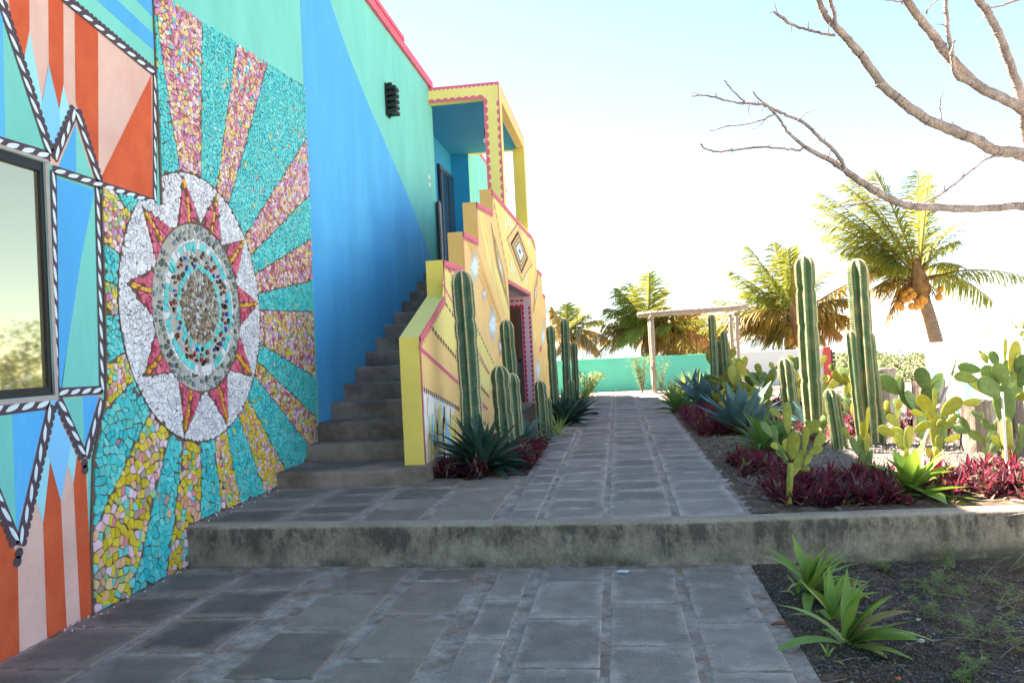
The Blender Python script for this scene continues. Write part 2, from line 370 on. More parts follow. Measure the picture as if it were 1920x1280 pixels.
def pebbles(name, n, area, z, sizes, mats, seed, label=None):
    r = random.Random(seed); mb = MB()
    for _ in range(n):
        x, y = area(r); s = r.uniform(*sizes)*(1+.6*(r.random() < .08)); m = mats[min(len(mats)-1, int(abs(r.gauss(0, 1))*1.1))]
        vs = []
        a0 = r.random()*6
        for k in range(4):
            a = a0+k*math.pi/2+r.uniform(-.3, .3); vs.append((x+s*math.cos(a)*r.uniform(.7, 1.1), y+s*math.sin(a)*r.uniform(.7, 1.1), z+r.uniform(-.1, .3)*s))
        vs.append((x+r.uniform(-.2, .2)*s, y, z+s*r.uniform(.5, .9))); vs.append((x, y, z-s*.6))
        mb.add(vs, [(0, 1, 4), (1, 2, 4), (2, 3, 4), (3, 0, 4), (1, 0, 5), (2, 1, 5), (3, 2, 5), (0, 3, 5)], m)
    o = mb.build(name, kind='stuff', smooth=False); o['label'] = label; o['category'] = 'gravel'; return o
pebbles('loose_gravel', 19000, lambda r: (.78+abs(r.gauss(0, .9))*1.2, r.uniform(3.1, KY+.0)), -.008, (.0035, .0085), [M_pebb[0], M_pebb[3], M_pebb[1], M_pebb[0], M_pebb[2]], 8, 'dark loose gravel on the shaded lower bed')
pebbles('pale_gravel', 11000, lambda r: (r.uniform(.95, 4.2), 6.75+6.5*r.random()**1.4), T+.008, (.006, .014), [M_pebb[1], M_pebb[0], M_pebb[2], M_pebb[3]], 9, 'grey gravel around the cacti in the raised bed')

# ================================================================== PAINTED BUILDING
bld = thing('painted_building', 'two storey turquoise and blue building with a painted mural and round mosaic', 'building', (W, 6, 0))
def P_(o): o.parent = bld; o.matrix_parent_inverse = Matrix.Translation(bld.location).inverted(); return o
def link_to(o, par):
    o.parent = par; o.matrix_parent_inverse = par.matrix_world.inverted() if par.type != 'EMPTY' else Matrix.Translation(par.location).inverted(); return o
RZ = 6.5
wb = MB()
# main block with window opening y 1.9..4.30, z 1.36..2.73 and an alcove y 14.9..18.6
WY0, WY1, WZ0, WZ1 = 1.2, 4.285, 1.365, 2.725
def wallpiece(y0, y1, z0, z1, m, x0=-9, x1=W): wb.prism_x([(y0, z0), (y1, z0), (y1, z1), (y0, z1)], x0, x1, m)
wallpiece(-9, WY0, -.1, RZ, M_teal); wallpiece(WY0, WY1, -.1, WZ0, M_teal); wallpiece(WY0, WY1, WZ1, RZ, M_teal)
wallpiece(WY0, WY1, WZ0, WZ1, M_black, -9, W-.11)
wallpiece(WY1, 8.44, -.1, RZ, M_teal)
wallpiece(8.44, 14.9, -.1, RZ, M_teal)
wallpiece(14.9, 18.6, -.1, RZ, M_teal, -9, W-.42)
wallpiece(14.9, 18.6, 6.44, RZ, M_teal, W-.42, W)
wallpiece(18.6, 19.0, -.1, RZ, M_teal)

P_(wb.build('wall'))
wg = MB(); wg.prism_x([(24.55, -.1), (28.6, -.1), (28.6, 8.1), (24.55, 8.1)], -12, -4.3, M_teal); P_(wg.build('rear_wing'))
al = MB()   # deep blue lining of the alcove
al.add([(W-.417, 14.9, 2.9), (W-.417, 18.597, 2.9), (W-.417, 18.597, 6.44), (W-.417, 14.9, 6.44)], [(0, 1, 2, 3)], M_dblue)
al.add([(W-.42, 18.597, 2.9), (W-.004, 18.597, 2.9), (W-.004, 18.597, 6.44), (W-.42, 18.597, 6.44)], [(0, 1, 2, 3)], M_dblue)
P_(al.build('alcove_lining'))
rb = MB(); rb.box((W-.2, -9, RZ-.01), (W+.05, 14.85, RZ+.13), M_pink)
rb.box((W-.2, 14.85, RZ-.02), (W+.03, 19.02, RZ+.07), M_pink); rb.box((-4.5, 24.5, 8.09), (-4.27, 33.3, 8.2), M_pink); rb.box((W-.25, -9, RZ+.12), (W+.07, 12.75, RZ+.19), M_pink)
P_(rb.build('roof_edge'))

# --- painted mural, thin layers of paint on the wall plane
mu = MB()
LY = {1: .002, 2: .0035, 3: .005, 4: .0065, 5: .008, 6: .0095}
def wp(px, py): p = atX(px, py, W); return (p.y, p.z)
def fill(pts, m, lay=1): flat(mu, [wp(*p) for p in pts], W+LY[lay], m)
zA = lambda x, y: (x/5.334, y/5.334)
zB = lambda x, y: (x/4.266, 180+y/4.266)
zC = lambda x, y: (x/3.368, 700+y/3.368)
# big blue field behind the stairs
yb = [(8.42, .0), (8.42, RZ-.01), (8.95, RZ-.01)]
for p in ((618, 0), (654, 105), (697, 211), (728, 281), (763, 363), (806, 476)): yb.append(wp(*p))
yb += [(14.895, 2.9), (14.895, .0)]
flat(mu, yb, W+.002, M_blue)
# stripes upper right of the frame
fill([zA(960, 0), zA(1170, 0), zA(1540, 350), zA(1540, 510)], M_blue); fill([zA(960, 0), zA(560, -400), zA(740, -400), zA(1170, 0)], M_blue)
fill([zA(1360, 0), zA(1540, 0), zA(1540, 190)], M_blue); fill([zA(1540, 0), zA(1360, 0), zA(960, -400), zA(1540, -400)], M_blue)
# upper panel: peach ground, orange bars
fill([(-190, -330), (-20, -150), (0, -125), (120, -2), (288, 138), (288, 380), (186, 345), (97, 312), (85, 296), (-190, 210)], M_peach, 1)
fill([zA(40, -600), zA(285, -500), zA(290, 300), zA(235, 570), zA(215, 560), zA(100, 200)], M_orange, 2)
fill([zA(475, -380), zA(628, -120), zA(632, 830), zA(585, 1110), zA(485, 640)], M_orange, 2)
fill([(139, 12), (183, 52), (184, 334), (176, 332), (148, 215), (141, 190)], M_orange, 2)
fill([(283, 141), (285, 374), (188, 342), (190, 330)], M_orange, 2)
fill([(55, 62), (78, 190), (100, 290), (70, 250), (44, 112)], M_pale, 2)
fill([(118, 162), (128, 200), (136, 215), (101, 292), (104, 230)], M_pale, 2)
fill([(90, 122), (110, 208), (112, 250), (98, 294), (72, 240), (80, 180)], M_lblue, 3)
fill([(-190, -330), (-70, -200), (3, 35), (88, 290), (-190, 222)], M_teal, 3)
fill([(-190, -330), (-70, -200), (3, 35), (8, 266), (-190, 222)], M_blue, 4)
fill([(141, 232), (142, 324), (108, 314)], M_blue, 2); fill([(141, 232), (174, 334), (142, 324)], M_teal, 2)
fill([(104, 332), (176, 356), (174.6, 365), (152, 480), (127, 640), (114, 735), (104, 735)], M_blue, 2)
fill([(176, 356), (187, 727), (112, 737), (127, 640), (152, 480), (174.6, 365)], M_teal, 2)
# lower panel
fill([(-190, 790), (92, 756), (109, 747), (190, 736), (176, 830), (162, 872), (166, 1000), (176, 1160), (37, 1232), (-190, 1340)], M_peach, 1)
fill([(92, 752), (107, 742), (112, 790), (132, 830), (113, 940), (92, 862), (84, 820), (96, 770)], M_lblue, 3)
fill([(89, 840), (93, 862), (80, 980), (66, 935), (76, 880)], M_pale, 2)
fill([(130, 828), (143, 855), (137, 905), (123, 862)], M_pale, 2)
fill([(112, 747), (153, 743), (157, 838)], M_teal, 4); fill([(153, 743), (184, 741), (157, 838)], M_blue, 4)
fill([(-190, 800), (0, 773), (20, 772), (29, 1000), (-190, 830)], M_teal, 4); fill([(20, 772), (84, 768), (29, 1004)], M_blue, 4)
fill([(-190, 1000), (-3, 950), (32, 1045), (36, 1234), (-190, 1340)], M_orange, 2)
fill([(94, 858), (113, 938), (125, 1190), (88, 1208), (80, 980)], M_orange, 2)
fill([(143, 856), (160, 878), (166, 1000), (176, 1166), (151, 1178), (137, 905)], M_orange, 2)
def border(p, q, w=.062, sc=0, lay=5, ext=0, scr=.024):
    """plum band with white waves; sc=+1/-1 adds scallops on that side"""
    w *= .9; a = Vector(wp(*p)); b = Vector(wp(*q)); d = (b-a); Ln = d.length; d.normalize(); n = Vector((-d.y, d.x))
    a = a-d*ext; Ln += 2*ext
    x = W+LY[lay]
    flat(mu, [tuple(v) for v in (a+n*w/2, a-n*w/2, a+d*Ln-n*w/2, a+d*Ln+n*w/2)], x, M_dark)
    k = max(1, int(round(Ln/.115))); st = Ln/k
    for i in range(k):
        c = a+d*(st*(i+.5)); h = st*.46; ww = w*.29
        pts = []
        for u, v in ((-1, -.9), (-.55, .35), (-.05, .75), (.45, 1.0), (1, .9), (.6, -.3), (.05, -.8), (-.5, -1.0)):
            pts.append(tuple(c+d*(u*h)+n*(v*ww)))
        flat(mu, pts, x+.0012, M_wav)
    if sc:
        k = max(1, int(round(Ln/(scr*1.85)))); st = Ln/k
        for i in range(k):
            c = a+d*(st*(i+.5))+n*sc*(w/2+.002)
            flat(mu, [(c.x+scr*math.cos(t*math.pi/5), c.y+scr*math.sin(t*math.pi/5)) for t in range(10)], x-.0006, M_dark)
border((104, -14), (289, 139), sc=1); border((-75, -165), (104, -14), sc=1)
border((289, 139), (289, 381), w=.055)
border((98, 318), (289, 380), w=.06); border((-60, 250), (92, 294), w=.07)
border((4, 19), (92, 292), sc=1); border((-60, -170), (4, 19), sc=1)
border((100, 299), (141, 206), sc=1); border((141, 206), (184, 342), sc=1)
border((98.5, 320), (104, 744), w=.055); border((181, 350), (190, 735), w=.06)
border((106, 736), (190, 731), w=.062); border((-60, 774), (92, 756), w=.075)
border((94, 758), (34, 1022), sc=1); border((-45, 830), (31, 1018), sc=-1)
border((109, 748), (157, 856), sc=-1); border((157, 856), (190, 748), sc=-1)
for p in ((34, 1036), (31, 1052), (157, 868), (158, 880)):
    c = wp(*p); flat(mu, [(c[0]+.03*math.cos(t*math.pi/5), c[1]+.03*math.sin(t*math.pi/5)) for t in range(10)], W+.0075, M_dark)
fl = MB()
mural = P_(mu.build('mural_paint'))
# pale strip of render around the window reveal
# window
win = MB()
for (y0, y1, z0, z1) in ((WY0, WY1, WZ1-.055, WZ1), (WY0, WY1, WZ0, WZ0+.05), (WY1-.03, WY1, WZ0+.05, WZ1-.055), (WY0, WY0+.05, WZ0+.05, WZ1-.055)):
    win.box((W-.09, y0, z0), (W-.002, y1, z1), M_black)

frame = P_(win.build('window'))
gm = bpy.data.materials.new('window_film'); gm.use_nodes = True; gb = gm.node_tree.nodes['Principled BSDF']
gb.inputs['Base Color'].default_value = (.54, .50, .32, 1); gb.inputs['Metallic'].default_value = .8; gb.inputs['Roughness'].default_value = .03
pg = MB(); pg.box((W-.03, WY0+.045, WZ0+.045), (W-.022, WY1-.02, WZ1-.04), gm)
pane = pg.build('pane'); pane.parent = frame
rv2 = MB(); RVM = mat('reveal_render', (176, 168, 164)); rv2.box((W-.02, WY0, WZ0-.03), (W+.012, WY1+.028, WZ0-.002), RVM); rv2.box((W-.02, WY1+.002, WZ0-.002), (W+.011, WY1+.03, WZ1+.0), RVM); rv2.box((W-.02, WY0, WZ1+.002), (W+.012, WY1+.03, WZ1+.022), RVM)
P_(rv2.build('window_sill'))

# wall lamp of black louvres
la = MB(); ly, lz = 11.75, 5.33
la.box((W, ly-.09, lz-.23), (W+.03, ly+.09, lz+.26), M_black)
for i in range(5):
    z = lz-.2+i*.09; la.box((W+.03, ly-.11, z), (W+.17, ly+.11, z+.05), M_black)
la.tube([(W+.06, ly, lz-.2), (W+.06, ly, lz+.28)], [.04, .04], M_black)
P_(la.build('wall_lamp'))
# small white switch plate
sw = MB(); sw.box((W, 14.3, 4.55), (W+.012, 14.42, 4.63), M_white); sw.box((W, 14.3, 4.69), (W+.012, 14.42, 4.76), M_white); P_(sw.build('switch_plate'))
# balcony: landing, roof, columns, door
OX = -1.90
lb = MB(); lb.box((W-.42, 14.0, 2.9), (OX-.2, 18.6, 3.08), M_conc); P_(lb.build('landing'))
BX = -1.94; BY0, BY1 = 14.62, 18.75
br = MB(); br.box((W-.42, BY0+.16, 6.16), (BX-.16, BY1-.16, 6.22), M_dblue)   # soffit
br.box((W+.002, BY0, 6.16), (BX, BY0+.16, 6.43), M_lyel); br.box((BX-.16, BY0+.16, 6.16), (BX, BY1, 6.43), M_oran2); br.box((W+.002, BY1-.16, 6.16), (BX-.16, BY1, 6.43), M_yel)
br.box((W+.002, BY0, 6.43), (BX, BY1, 6.455), M_pink)
P_(br.build('balcony_roof'))
lin2 = MB(); lin2.box((W, BY0+.15, 6.10), (BX-.155, BY1-.17, 6.158), M_dblue)
def col(x0, x1, y0, y1, z0, z1, m):
    c = MB(); c.box((x0, y0, z0), (x1, y1, z1), m); return P_(c.build('column'))
c1 = col(BX-.30, BX, BY0, BY0+.28, 4.0, 6.16, M_lyel); c2 = col(BX-.26, BX-.0, BY1-.28, BY1, 4.0, 6.16, M_yel)
# scallops on the front frame (faces the visitor, -y) and on the column
def disc_y(mb, x, y, z, r, m, a0=0, a1=math.pi*2, n=9):
    pts = [(x+r*math.cos(a0+(a1-a0)*i/n), y, z+r*math.sin(a0+(a1-a0)*i/n)) for i in range(n+(0 if a1-a0 > 6.2 else 1))]
    mb.add(pts, [tuple(range(len(pts)))], m)
sc = MB(); yq = BY0-.003
k = 8
for i in range(k):
    x = W+.06+(BX-.36-(W+.06))*i/(k-1)
    disc_y(sc, x, yq, 6.162, .075, M_pink, 0, math.pi)
for i in range(16): disc_y(sc, W+.05+(BX-W-.1)*i/15, yq, 6.43, .04, M_pink, math.pi, 2*math.pi)
for i in range(14):
    z = 6.1-i*.155; disc_y(sc, BX-.30, yq, z, .078, M_pink, -math.pi/2, math.pi/2); disc_y(sc, BX, yq, z-.05, .062, M_pink, math.pi/2, 1.5*math.pi)
sc.add([(BX-.018, yq-.001, 4), (BX, yq-.001, 4), (BX, yq-.001, 6.43), (BX-.018, yq-.001, 6.43)], [(0, 1, 2, 3)], M_pink)
link_to(P_(sc.build('scallop_trim')), bld)
bl = MB(); bl.tube([(-2.55, 16.6, 6.16), (-2.55, 16.6, 5.95)], [.012, .012], M_black); bl.sphere((-2.55, 16.6, 5.91), .055, M_white); P_(bl.build('ceiling_bulb'))
ud = MB(); dx = W-.413
ud.box((dx, 17.0, 3.08), (dx+.06, 18.45, 5.6), M_black); ud.box((dx+.06, 17.06, 3.1), (dx+.075, 17.66, 5.5), mat('dark_glass', (34, 40, 52), rough=.1, bump=0)); ud.box((dx+.06, 17.78, 3.1), (dx+.075, 18.4, 5.5), MATS['dark_glass'])
P_(ud.build('door'))
gt = MB(); gt.box((W+.03, 14.75, 3.0), (W+.07, 15.0, 4.35), M_black); gt.box((W+.07, 14.72, 3.0), (W+.10, 14.78, 4.35), mat('metal_post', (120, 116, 120), rough=.4)); P_(gt.build('gate_leaf'))

# ================================================================== MOSAIC
CX, CY = 5.97, 1.95; RD = 1.055
mtile = {}
def mt(name, rgb): 
    if name not in mtile: mtile[name] = mat('tile_'+name, rgb, rough=.32, var=.07, scale=12, bump=.06, bscale=30, spec=.4)
    return mtile[name]
TURQ = [mt('turquoise', (78, 206, 206)), mt('turquoise_light', (104, 214, 212)), mt('turquoise_deep', (60, 192, 198)), mt('turquoise_sea', (104, 200, 192))]
MUP = [mt('rose', (204, 120, 146)), mt('cream', (230, 206, 140)), mt('lilac', (192, 152, 206)), mt('blush', (232, 178, 184)), mt('brick', (180, 100, 102)), mt('pale', (232, 216, 214)), mt('straw', (222, 190, 104)), mt('rose2', (214, 140, 160))]
MLO = [mt('yellow', (226, 204, 62)), mt('peach', (230, 182, 148)), mt('yellow2', (214, 190, 50)), mt('pinkwhite', (236, 204, 220)), mt('green', (150, 184, 130)), mt('grey', (176, 158, 146)), mt('cream'[:5], (230, 206, 140)), mt('aqua', (120, 214, 206)), mt('spot', (224, 140, 150))]
MMX = [mt('yellow', 0), mt('straw', 0), mt('peach', 0), mt('pinkwhite', 0), mt('rose', 0), mt('brick', 0), mt('green', 0), mt('lilac', 0), mt('pale', 0)]
WHT = [mt('white', (224, 224, 230)), mt('white2', (210, 208, 216)), mt('white3', (236, 236, 240))]
RED = [mt('red', (210, 90, 120)), mt('red2', (196, 76, 104)), mt('red3', (220, 106, 132))]
GOLD = [mt('gold', (232, 178, 62)), mt('gold2', (224, 160, 48))]
STN = [mt('brownstone', (140, 124, 104)), mt('tanstone', (168, 156, 138)), mt('glasspale', (190, 196, 200)), mt('umber', (108, 88, 70))]
BEAD = [mt('bead_blue', (40, 70, 170)), mt('bead_red', (150, 34, 36)), mt('bead_green', (70, 110, 96)), mt('bead_black', (36, 32, 38)), mt('glasspale', 0), mt('bead_brown', (110, 60, 40)), mt('turquoise', 0)]
GLAS = [mt('glass_green', (122, 142, 132)), mt('glass_grey', (150, 158, 158)), mt('glasspale', 0), mt('glass_dark', (80, 98, 92)), mt('glass_blue', (110, 130, 150))]
def uv(px, py): p = atX(px, py, W); return (p.y, p.z)
def ang(px, py): u, v = uv(px, py); return math.atan2(v-CY, u-CX) % (2*math.pi)
# ray boundaries, pairs of outer points (start,end) of the patterned rays
rp = [((375, 10), (293, 60), MUP), ((497, 125), (440, 80), MUP), ((571, 372), (570, 262), MUP), ((578, 527), (575, 452), MUP), ((585, 705), (581, 585), MMX), ((589, 850), (588, 780), MMX), ((495, 925), (545, 905), MLO), ((412, 955), (450, 950), MLO), ((310, 1075), (373, 1048), MLO), ((178, 980), (240, 1125), MLO), ((194, 682), (188, 775), MLO), ((191, 528), (194, 592), MMX), ((240, 400), (189, 455), MMX)]
rays = []
for a, b, pal in rp:
    A, B = ang(*a), ang(*b)
    d = (B-A+math.pi) % (2*math.pi)-math.pi
    if d < 0: A, B = B, A; d = -d
    rays.append((A, d, pal))
spk = []
for p in ((338, 320), (404, 354), (459, 443), (482, 570), (475, 712), (427, 814), (341, 828), (265, 706), (233, 531), (262, 388)):
    a = ang(*p); u, v = uv(*p); r = min(1.035, math.hypot(u-CX, v-CY)); spk.append((a, r))
def spike_edges(a, r):
    tip = (CX+r*math.cos(a), CY+r*math.sin(a)); hw = .15; rb_ = .62
    l = (CX+rb_*math.cos(a)-hw*math.sin(a)*-1*-1, CY+rb_*math.sin(a)+hw*math.cos(a)); rr = (CX+rb_*math.cos(a)+hw*math.sin(a), CY+rb_*math.sin(a)-hw*math.cos(a))
    return tip, l, rr
def zone(u, v):
    r = math.hypot(u-CX, v-CY); a = math.atan2(v-CY, u-CX)
    if r > RD:
        a %= 2*math.pi
        for i, (A, d, pal) in enumerate(rays):
            if (a-A) % (2*math.pi) < d: return ('ray', i)
        return ('turq', 0)
    if r > .665:
        for i, (sa, sr) in enumerate(spk):
            da = (a-sa+math.pi) % (2*math.pi)-math.pi
            along = r*math.cos(da); off = r*math.sin(da)
            hw = .19*(1-(along-.62)/(sr-.62))
            if .5 < along < sr and abs(off) < hw: return ('gold', i) if abs(off) < .022 else ('red', i)
        return ('white', 0)
    if r > .535: return ('glass', 0)
    if r > .455: return ('ringT', 0)
    if r > .335: return ('bead', 0)
    if r > .29: return ('ringT2', 0)
    return ('core', 0)
LX = [(4.80, 2.66), (4.775, 1.6), (4.75, 1.3), (4.61, .95), (4.56, .5), (4.54, -.02)]
def leftlim(v):
    if v >= 2.68: return 5.50
    if v > 2.62: return 4.80
    for i in range(len(LX)-1):
        if v <= LX[i][1] and v >= LX[i+1][1]:
            t = (LX[i][1]-v)/(LX[i][1]-LX[i+1][1]+1e-9); return LX[i][0]*(1-t)+LX[i+1][0]*t
    return 4.55
def toplim(u): return 4.22 if u < 5.6 else 4.30+.07*(u-5.7)
def botlim(u): return .004 if u < KY+.1 else (T+.012 if u < 7.9 else T+.16+.4*(u-7.9))
def inside(u, v): return u < 8.40-(.13*(3-v)/3 if v < 3 else 0) and u > leftlim(v) and v < toplim(u) and v > botlim(u)
gb2 = MB()   # grout bed
pts = [(u, .0) for u in (4.53,)]
poly = [(4.53, -.03), (KY+.06, -.03), (KY+.06, T-.01), (8.28, T-.01), (8.29, 1.5), (8.41, 3.0), (8.41, toplim(8.4)+.01), (5.5, 4.23), (5.49, 2.64), (4.795, 2.64), (4.77, 1.6), (4.745, 1.3), (4.6, .95), (4.55, .5)]
gb2.prism_x(poly, W+.0005, W+.012, M_grout)
mos = P_(gb2.build('mosaic'))
md = MB(); 
md.add([(W+.0135, CX+.66*math.cos(i*math.pi/24), CY+.66*math.sin(i*math.pi/24)) for i in range(48)], [tuple(range(48))], mat('mosaic_cement', (182, 178, 170), rough=.9, var=.15, scale=20, bump=.4))
lk = md.build('cement_disc'); lk.parent = mos
rt = random.Random(42)
def clip(poly, nx, ny, c):
    out = []; n = len(poly)
    for i in range(n):
        a, b = poly[i], poly[(i+1) % n]; da = a[0]*nx+a[1]*ny-c; db = b[0]*nx+b[1]*ny-c
        if da <= 0: out.append(a)
        if (da < 0 < db) or (db < 0 < da):
            t = da/(da-db); out.append((a[0]+(b[0]-a[0])*t, a[1]+(b[1]-a[1])*t))
    return out
def tiles_for(s, accept, jit=.58, grout=.0035, shrink=.93, constrain=True):
    """jittered-grid Voronoi over cells whose zone is accepted"""
    u0, v0, u1, v1 = 4.5, -.05, 8.45, 4.5
    nx = int((u1-u0)/s)+1; ny = int((v1-v0)/s)+1
    g = {}
    for i in range(nx):
        for j in range(ny):
            u = u0+(i+.5+rt.uniform(-jit, jit))*s; v = v0+(j+.5+rt.uniform(-jit, jit))*s
            g[i, j] = (u, v)
    res = []
    for (i, j), (u, v) in g.items():
        if not inside(u, v): continue
        z = zone(u, v)
        if not accept(z[0]): continue
        poly = [(u-s*1.3, v-s*1.3), (u+s*1.3, v-s*1.3), (u+s*1.3, v+s*1.3), (u-s*1.3, v+s*1.3)]
        for di in (-2, -1, 0, 1, 2):
            for dj in (-2, -1, 0, 1, 2):
                if (di or dj) and (i+di, j+dj) in g:
                    q = g[i+di, j+dj]; dx_, dy_ = q[0]-u, q[1]-v
                    if dx_*dx_+dy_*dy_ > (2.9*s)**2: continue
                    mx_, my_ = (q[0]+u)/2, (q[1]+v)/2
                    poly = clip(poly, dx_, dy_, mx_*dx_+my_*dy_)
                    if len(poly) < 3: break
            if len(poly) < 3: break
        if len(poly) < 3: continue
        # keep inside own zone: circles and ray lines
        r = math.hypot(u-CX, v-CY); er = ((u-CX)/r, (v-CY)/r)
        for R0 in ((RD,) if z[0] in ('ray', 'turq') else (RD, .665)):
            if r > R0 and r-R0 < 1.5*s: poly = clip(poly, -er[0], -er[1], -(er[0]*CX+er[1]*CY+R0+.006))
            elif r < R0 and R0-r < 1.5*s: poly = clip(poly, er[0], er[1], er[0]*CX+er[1]*CY+R0-.003)
        if z[0] in ('ray', 'turq'):
            for (A, d, pal) in rays:
                for aa in (A, A+d):
                    n_ = (-math.sin(aa), math.cos(aa)); dd = (u-CX)*n_[0]+(v-CY)*n_[1]
                    if (u-CX)*math.cos(aa)+(v-CY)*math.sin(aa) < 0 or abs(dd) > 1.5*s: continue
                    sg = 1 if dd < 0 else -1
                    poly = clip(poly, n_[0]*sg, n_[1]*sg, (CX*n_[0]+CY*n_[1])*sg-.002)
        if z[0] in ('white', 'red', 'gold'):
            for (sa, sr) in spk:
                ca, sa_ = math.cos(sa), math.sin(sa); along = (u-CX)*ca+(v-CY)*sa_; off = -(u-CX)*sa_+(v-CY)*ca
                if along < .5 or along > sr+.02 or abs(off) > .26: continue
                sgn = 1 if off > 0 else -1; kx = .19/(sr-.62)
                # edge line: off*sgn + kx*along = kx*sr
                n_ = (-sa_*sgn+kx*ca, ca*sgn+kx*sa_); c0 = n_[0]*CX+n_[1]*CY+kx*sr
                if z[0] == 'white': poly = clip(poly, -n_[0], -n_[1], -(c0+.002))
                else: poly = clip(poly, n_[0], n_[1], c0-.002)
                if z[0] == 'red':
                    n2 = (-sa_*sgn, ca*sgn); poly = clip(poly, -n2[0], -n2[1], -(n2[0]*CX+n2[1]*CY+.022))
                if z[0] == 'gold':
                    for g_ in (1, -1): n2 = (-sa_*g_, ca*g_); poly = clip(poly, n2[0], n2[1], n2[0]*CX+n2[1]*CY+.020)
        b = botlim(u); poly = clip(poly, 0, -1, -b); poly = clip(poly, 0, 1, toplim(u)); poly = clip(poly, -1, 0, -leftlim(v)-.002)
        if len(poly) < 3: continue
        cx_ = sum(p[0] for p in poly)/len(poly); cy_ = sum(p[1] for p in poly)/len(poly)
        sh_ = shrink*rt.uniform(.9, 1.04)
        while len(poly) > 4 and rt.random() < .62: poly.pop(min(range(len(poly)), key=lambda k: abs((poly[k-1][0]-poly[k][0])*(poly[(k+1) % len(poly)][1]-poly[k][1])-(poly[k-1][1]-poly[k][1])*(poly[(k+1) % len(poly)][0]-poly[k][0]))))
        poly = [(cx_+(p[0]-cx_)*sh_, cy_+(p[1]-cy_)*sh_) for p in poly]
        # drop slivers of edge
        q = [poly[0]]
        for p in poly[1:]:
            if math.hypot(p[0]-q[-1][0], p[1]-q[-1][1]) > s*.14: q.append(p)
        if len(q) > 3 and math.hypot(q[0][0]-q[-1][0], q[0][1]-q[-1][1]) < s*.14: q.pop()
        if len(q) < 3: continue
        area = abs(sum(q[i][0]*q[(i+1) % len(q)][1]-q[(i+1) % len(q)][0]*q[i][1] for i in range(len(q))))/2
        if area < (.28*s)**2: continue
        res.append((z, q, area))
    return res
def colour(z, u, v):
    if z[0] == 'turq': return rt.choice(TURQ[:3]+TURQ) if rt.random() > .015 else rt.choice(MLO)
    if z[0] == 'ray':
        pal = rays[z[1]][2]
        if pal is MUP and v > 3.6 and rt.random() < .06: return TURQ[0]
        if pal is MLO: return rt.choice(pal[:4]+pal[:3]+pal)
        return rt.choice(pal)
    return rt.choice({'white': WHT, 'red': RED, 'gold': GOLD, 'glass': GLAS, 'bead': BEAD, 'ringT': TURQ[:2]+[WHT[0]], 'ringT2': TURQ[:2], 'core': STN}[z[0]])
allt = []
big = tiles_for(.052, lambda z: z in ('turq', 'ray'), shrink=.92)
# split about a third of the big ones where the photo shows finer work (upper right)
fine = tiles_for(.037, lambda z: z in ('turq', 'ray'), shrink=.91)
isb = lambda t: t[1][0][0] < 6.2 and t[1][0][1] < 2.2 and not (t[1][0][0] < 5.06 and t[1][0][1] > 1.3)
allt += [t for t in big if isb(t)]
allt += [t for t in fine if not isb(t)]
allt += tiles_for(.032, lambda z: z == 'white', shrink=.93)
allt += tiles_for(.05, lambda z: z in ('red',), shrink=.93)
allt += tiles_for(.044, lambda z: z in ('gold',), shrink=.93, jit=.3)
allt += [t for t in tiles_for(.05, lambda z: z == 'glass', shrink=.62) if rt.random() < .8]
allt += [t for t in tiles_for(.05, lambda z: z == 'bead', shrink=.6) if rt.random() < .75]
allt += tiles_for(.034, lambda z: z == 'core', shrink=.8)
def ringtiles(r0, r1, n, zn):
    for i in range(n):
        if rt.random() < .06: continue
        a0 = (i+.08)*2*math.pi/n; a1 = (i+.92)*2*math.pi/n; j = rt.uniform(-.006, .006)
        q = [(CX+(r0+j)*math.cos(a0), CY+(r0+j)*math.sin(a0)), (CX+(r1+j)*math.cos(a0), CY+(r1+j)*math.sin(a0)), (CX+(r1+j)*math.cos(a1), CY+(r1+j)*math.sin(a1)), (CX+(r0-j)*math.cos(a1), CY+(r0-j)*math.sin(a1))]
        allt.append(((zn, 0), q, .001))
ringtiles(.462, .515, 58, 'ringT'); ringtiles(.29, .333, 46, 'ringT2'); ringtiles(.521, .538, 120, 'white')
def tile_geo(mb, q, h, m):
    n = len(q); cx_ = sum(p[0] for p in q)/n; cy_ = sum(p[1] for p in q)/n
    a = sum(q[i][0]*q[(i+1) % n][1]-q[(i+1) % n][0]*q[i][1] for i in range(n))
    if a < 0: q = list(reversed(q))
    tx, ty = rt.gauss(0, .085), rt.gauss(0, .085)
    top = [(W+.012+h+tx*(p[0]-cx_)+ty*(p[1]-cy_), p[0], p[1]) for p in q]; low = [(W+.010, p[0], p[1]) for p in q]
    mb.add(top+low, [tuple(range(n))]+[(n+i, n+(i+1) % n, (i+1) % n, i) for i in range(n)], m)
scored = []
for z, q, area in allt:
    cx_ = sum(p[0] for p in q)/len(q); cy_ = sum(p[1] for p in q)/len(q)
    X0, Y0 = proj((W, cx_, cy_)); dd = math.hypot(-W, cx_)
    sc_ = area*(-W)/dd**3 if 0 < X0 < 1920 and 0 < Y0 < 1280 else 0
    scored.append((sc_, z, q, (cx_, cy_)))
scored.sort(key=lambda t: -t[0])

rest = MB()
for i, (s_, z, q, c) in enumerate(scored):
    h = {'white': .007, 'red': .011, 'gold': .013, 'core': .010, 'bead': .014, 'glass': .012}.get(z[0], .007)+rt.uniform(-.0015, .002)
    m = colour(z, *c)
    if i < 300:
        t_ = MB(); tile_geo(t_, q, h, m); o = t_.build('tile'); o.parent = mos
    else: tile_geo(rest, q, h, m)
o = rest.build('tile', kind='stuff'); o.parent = mos
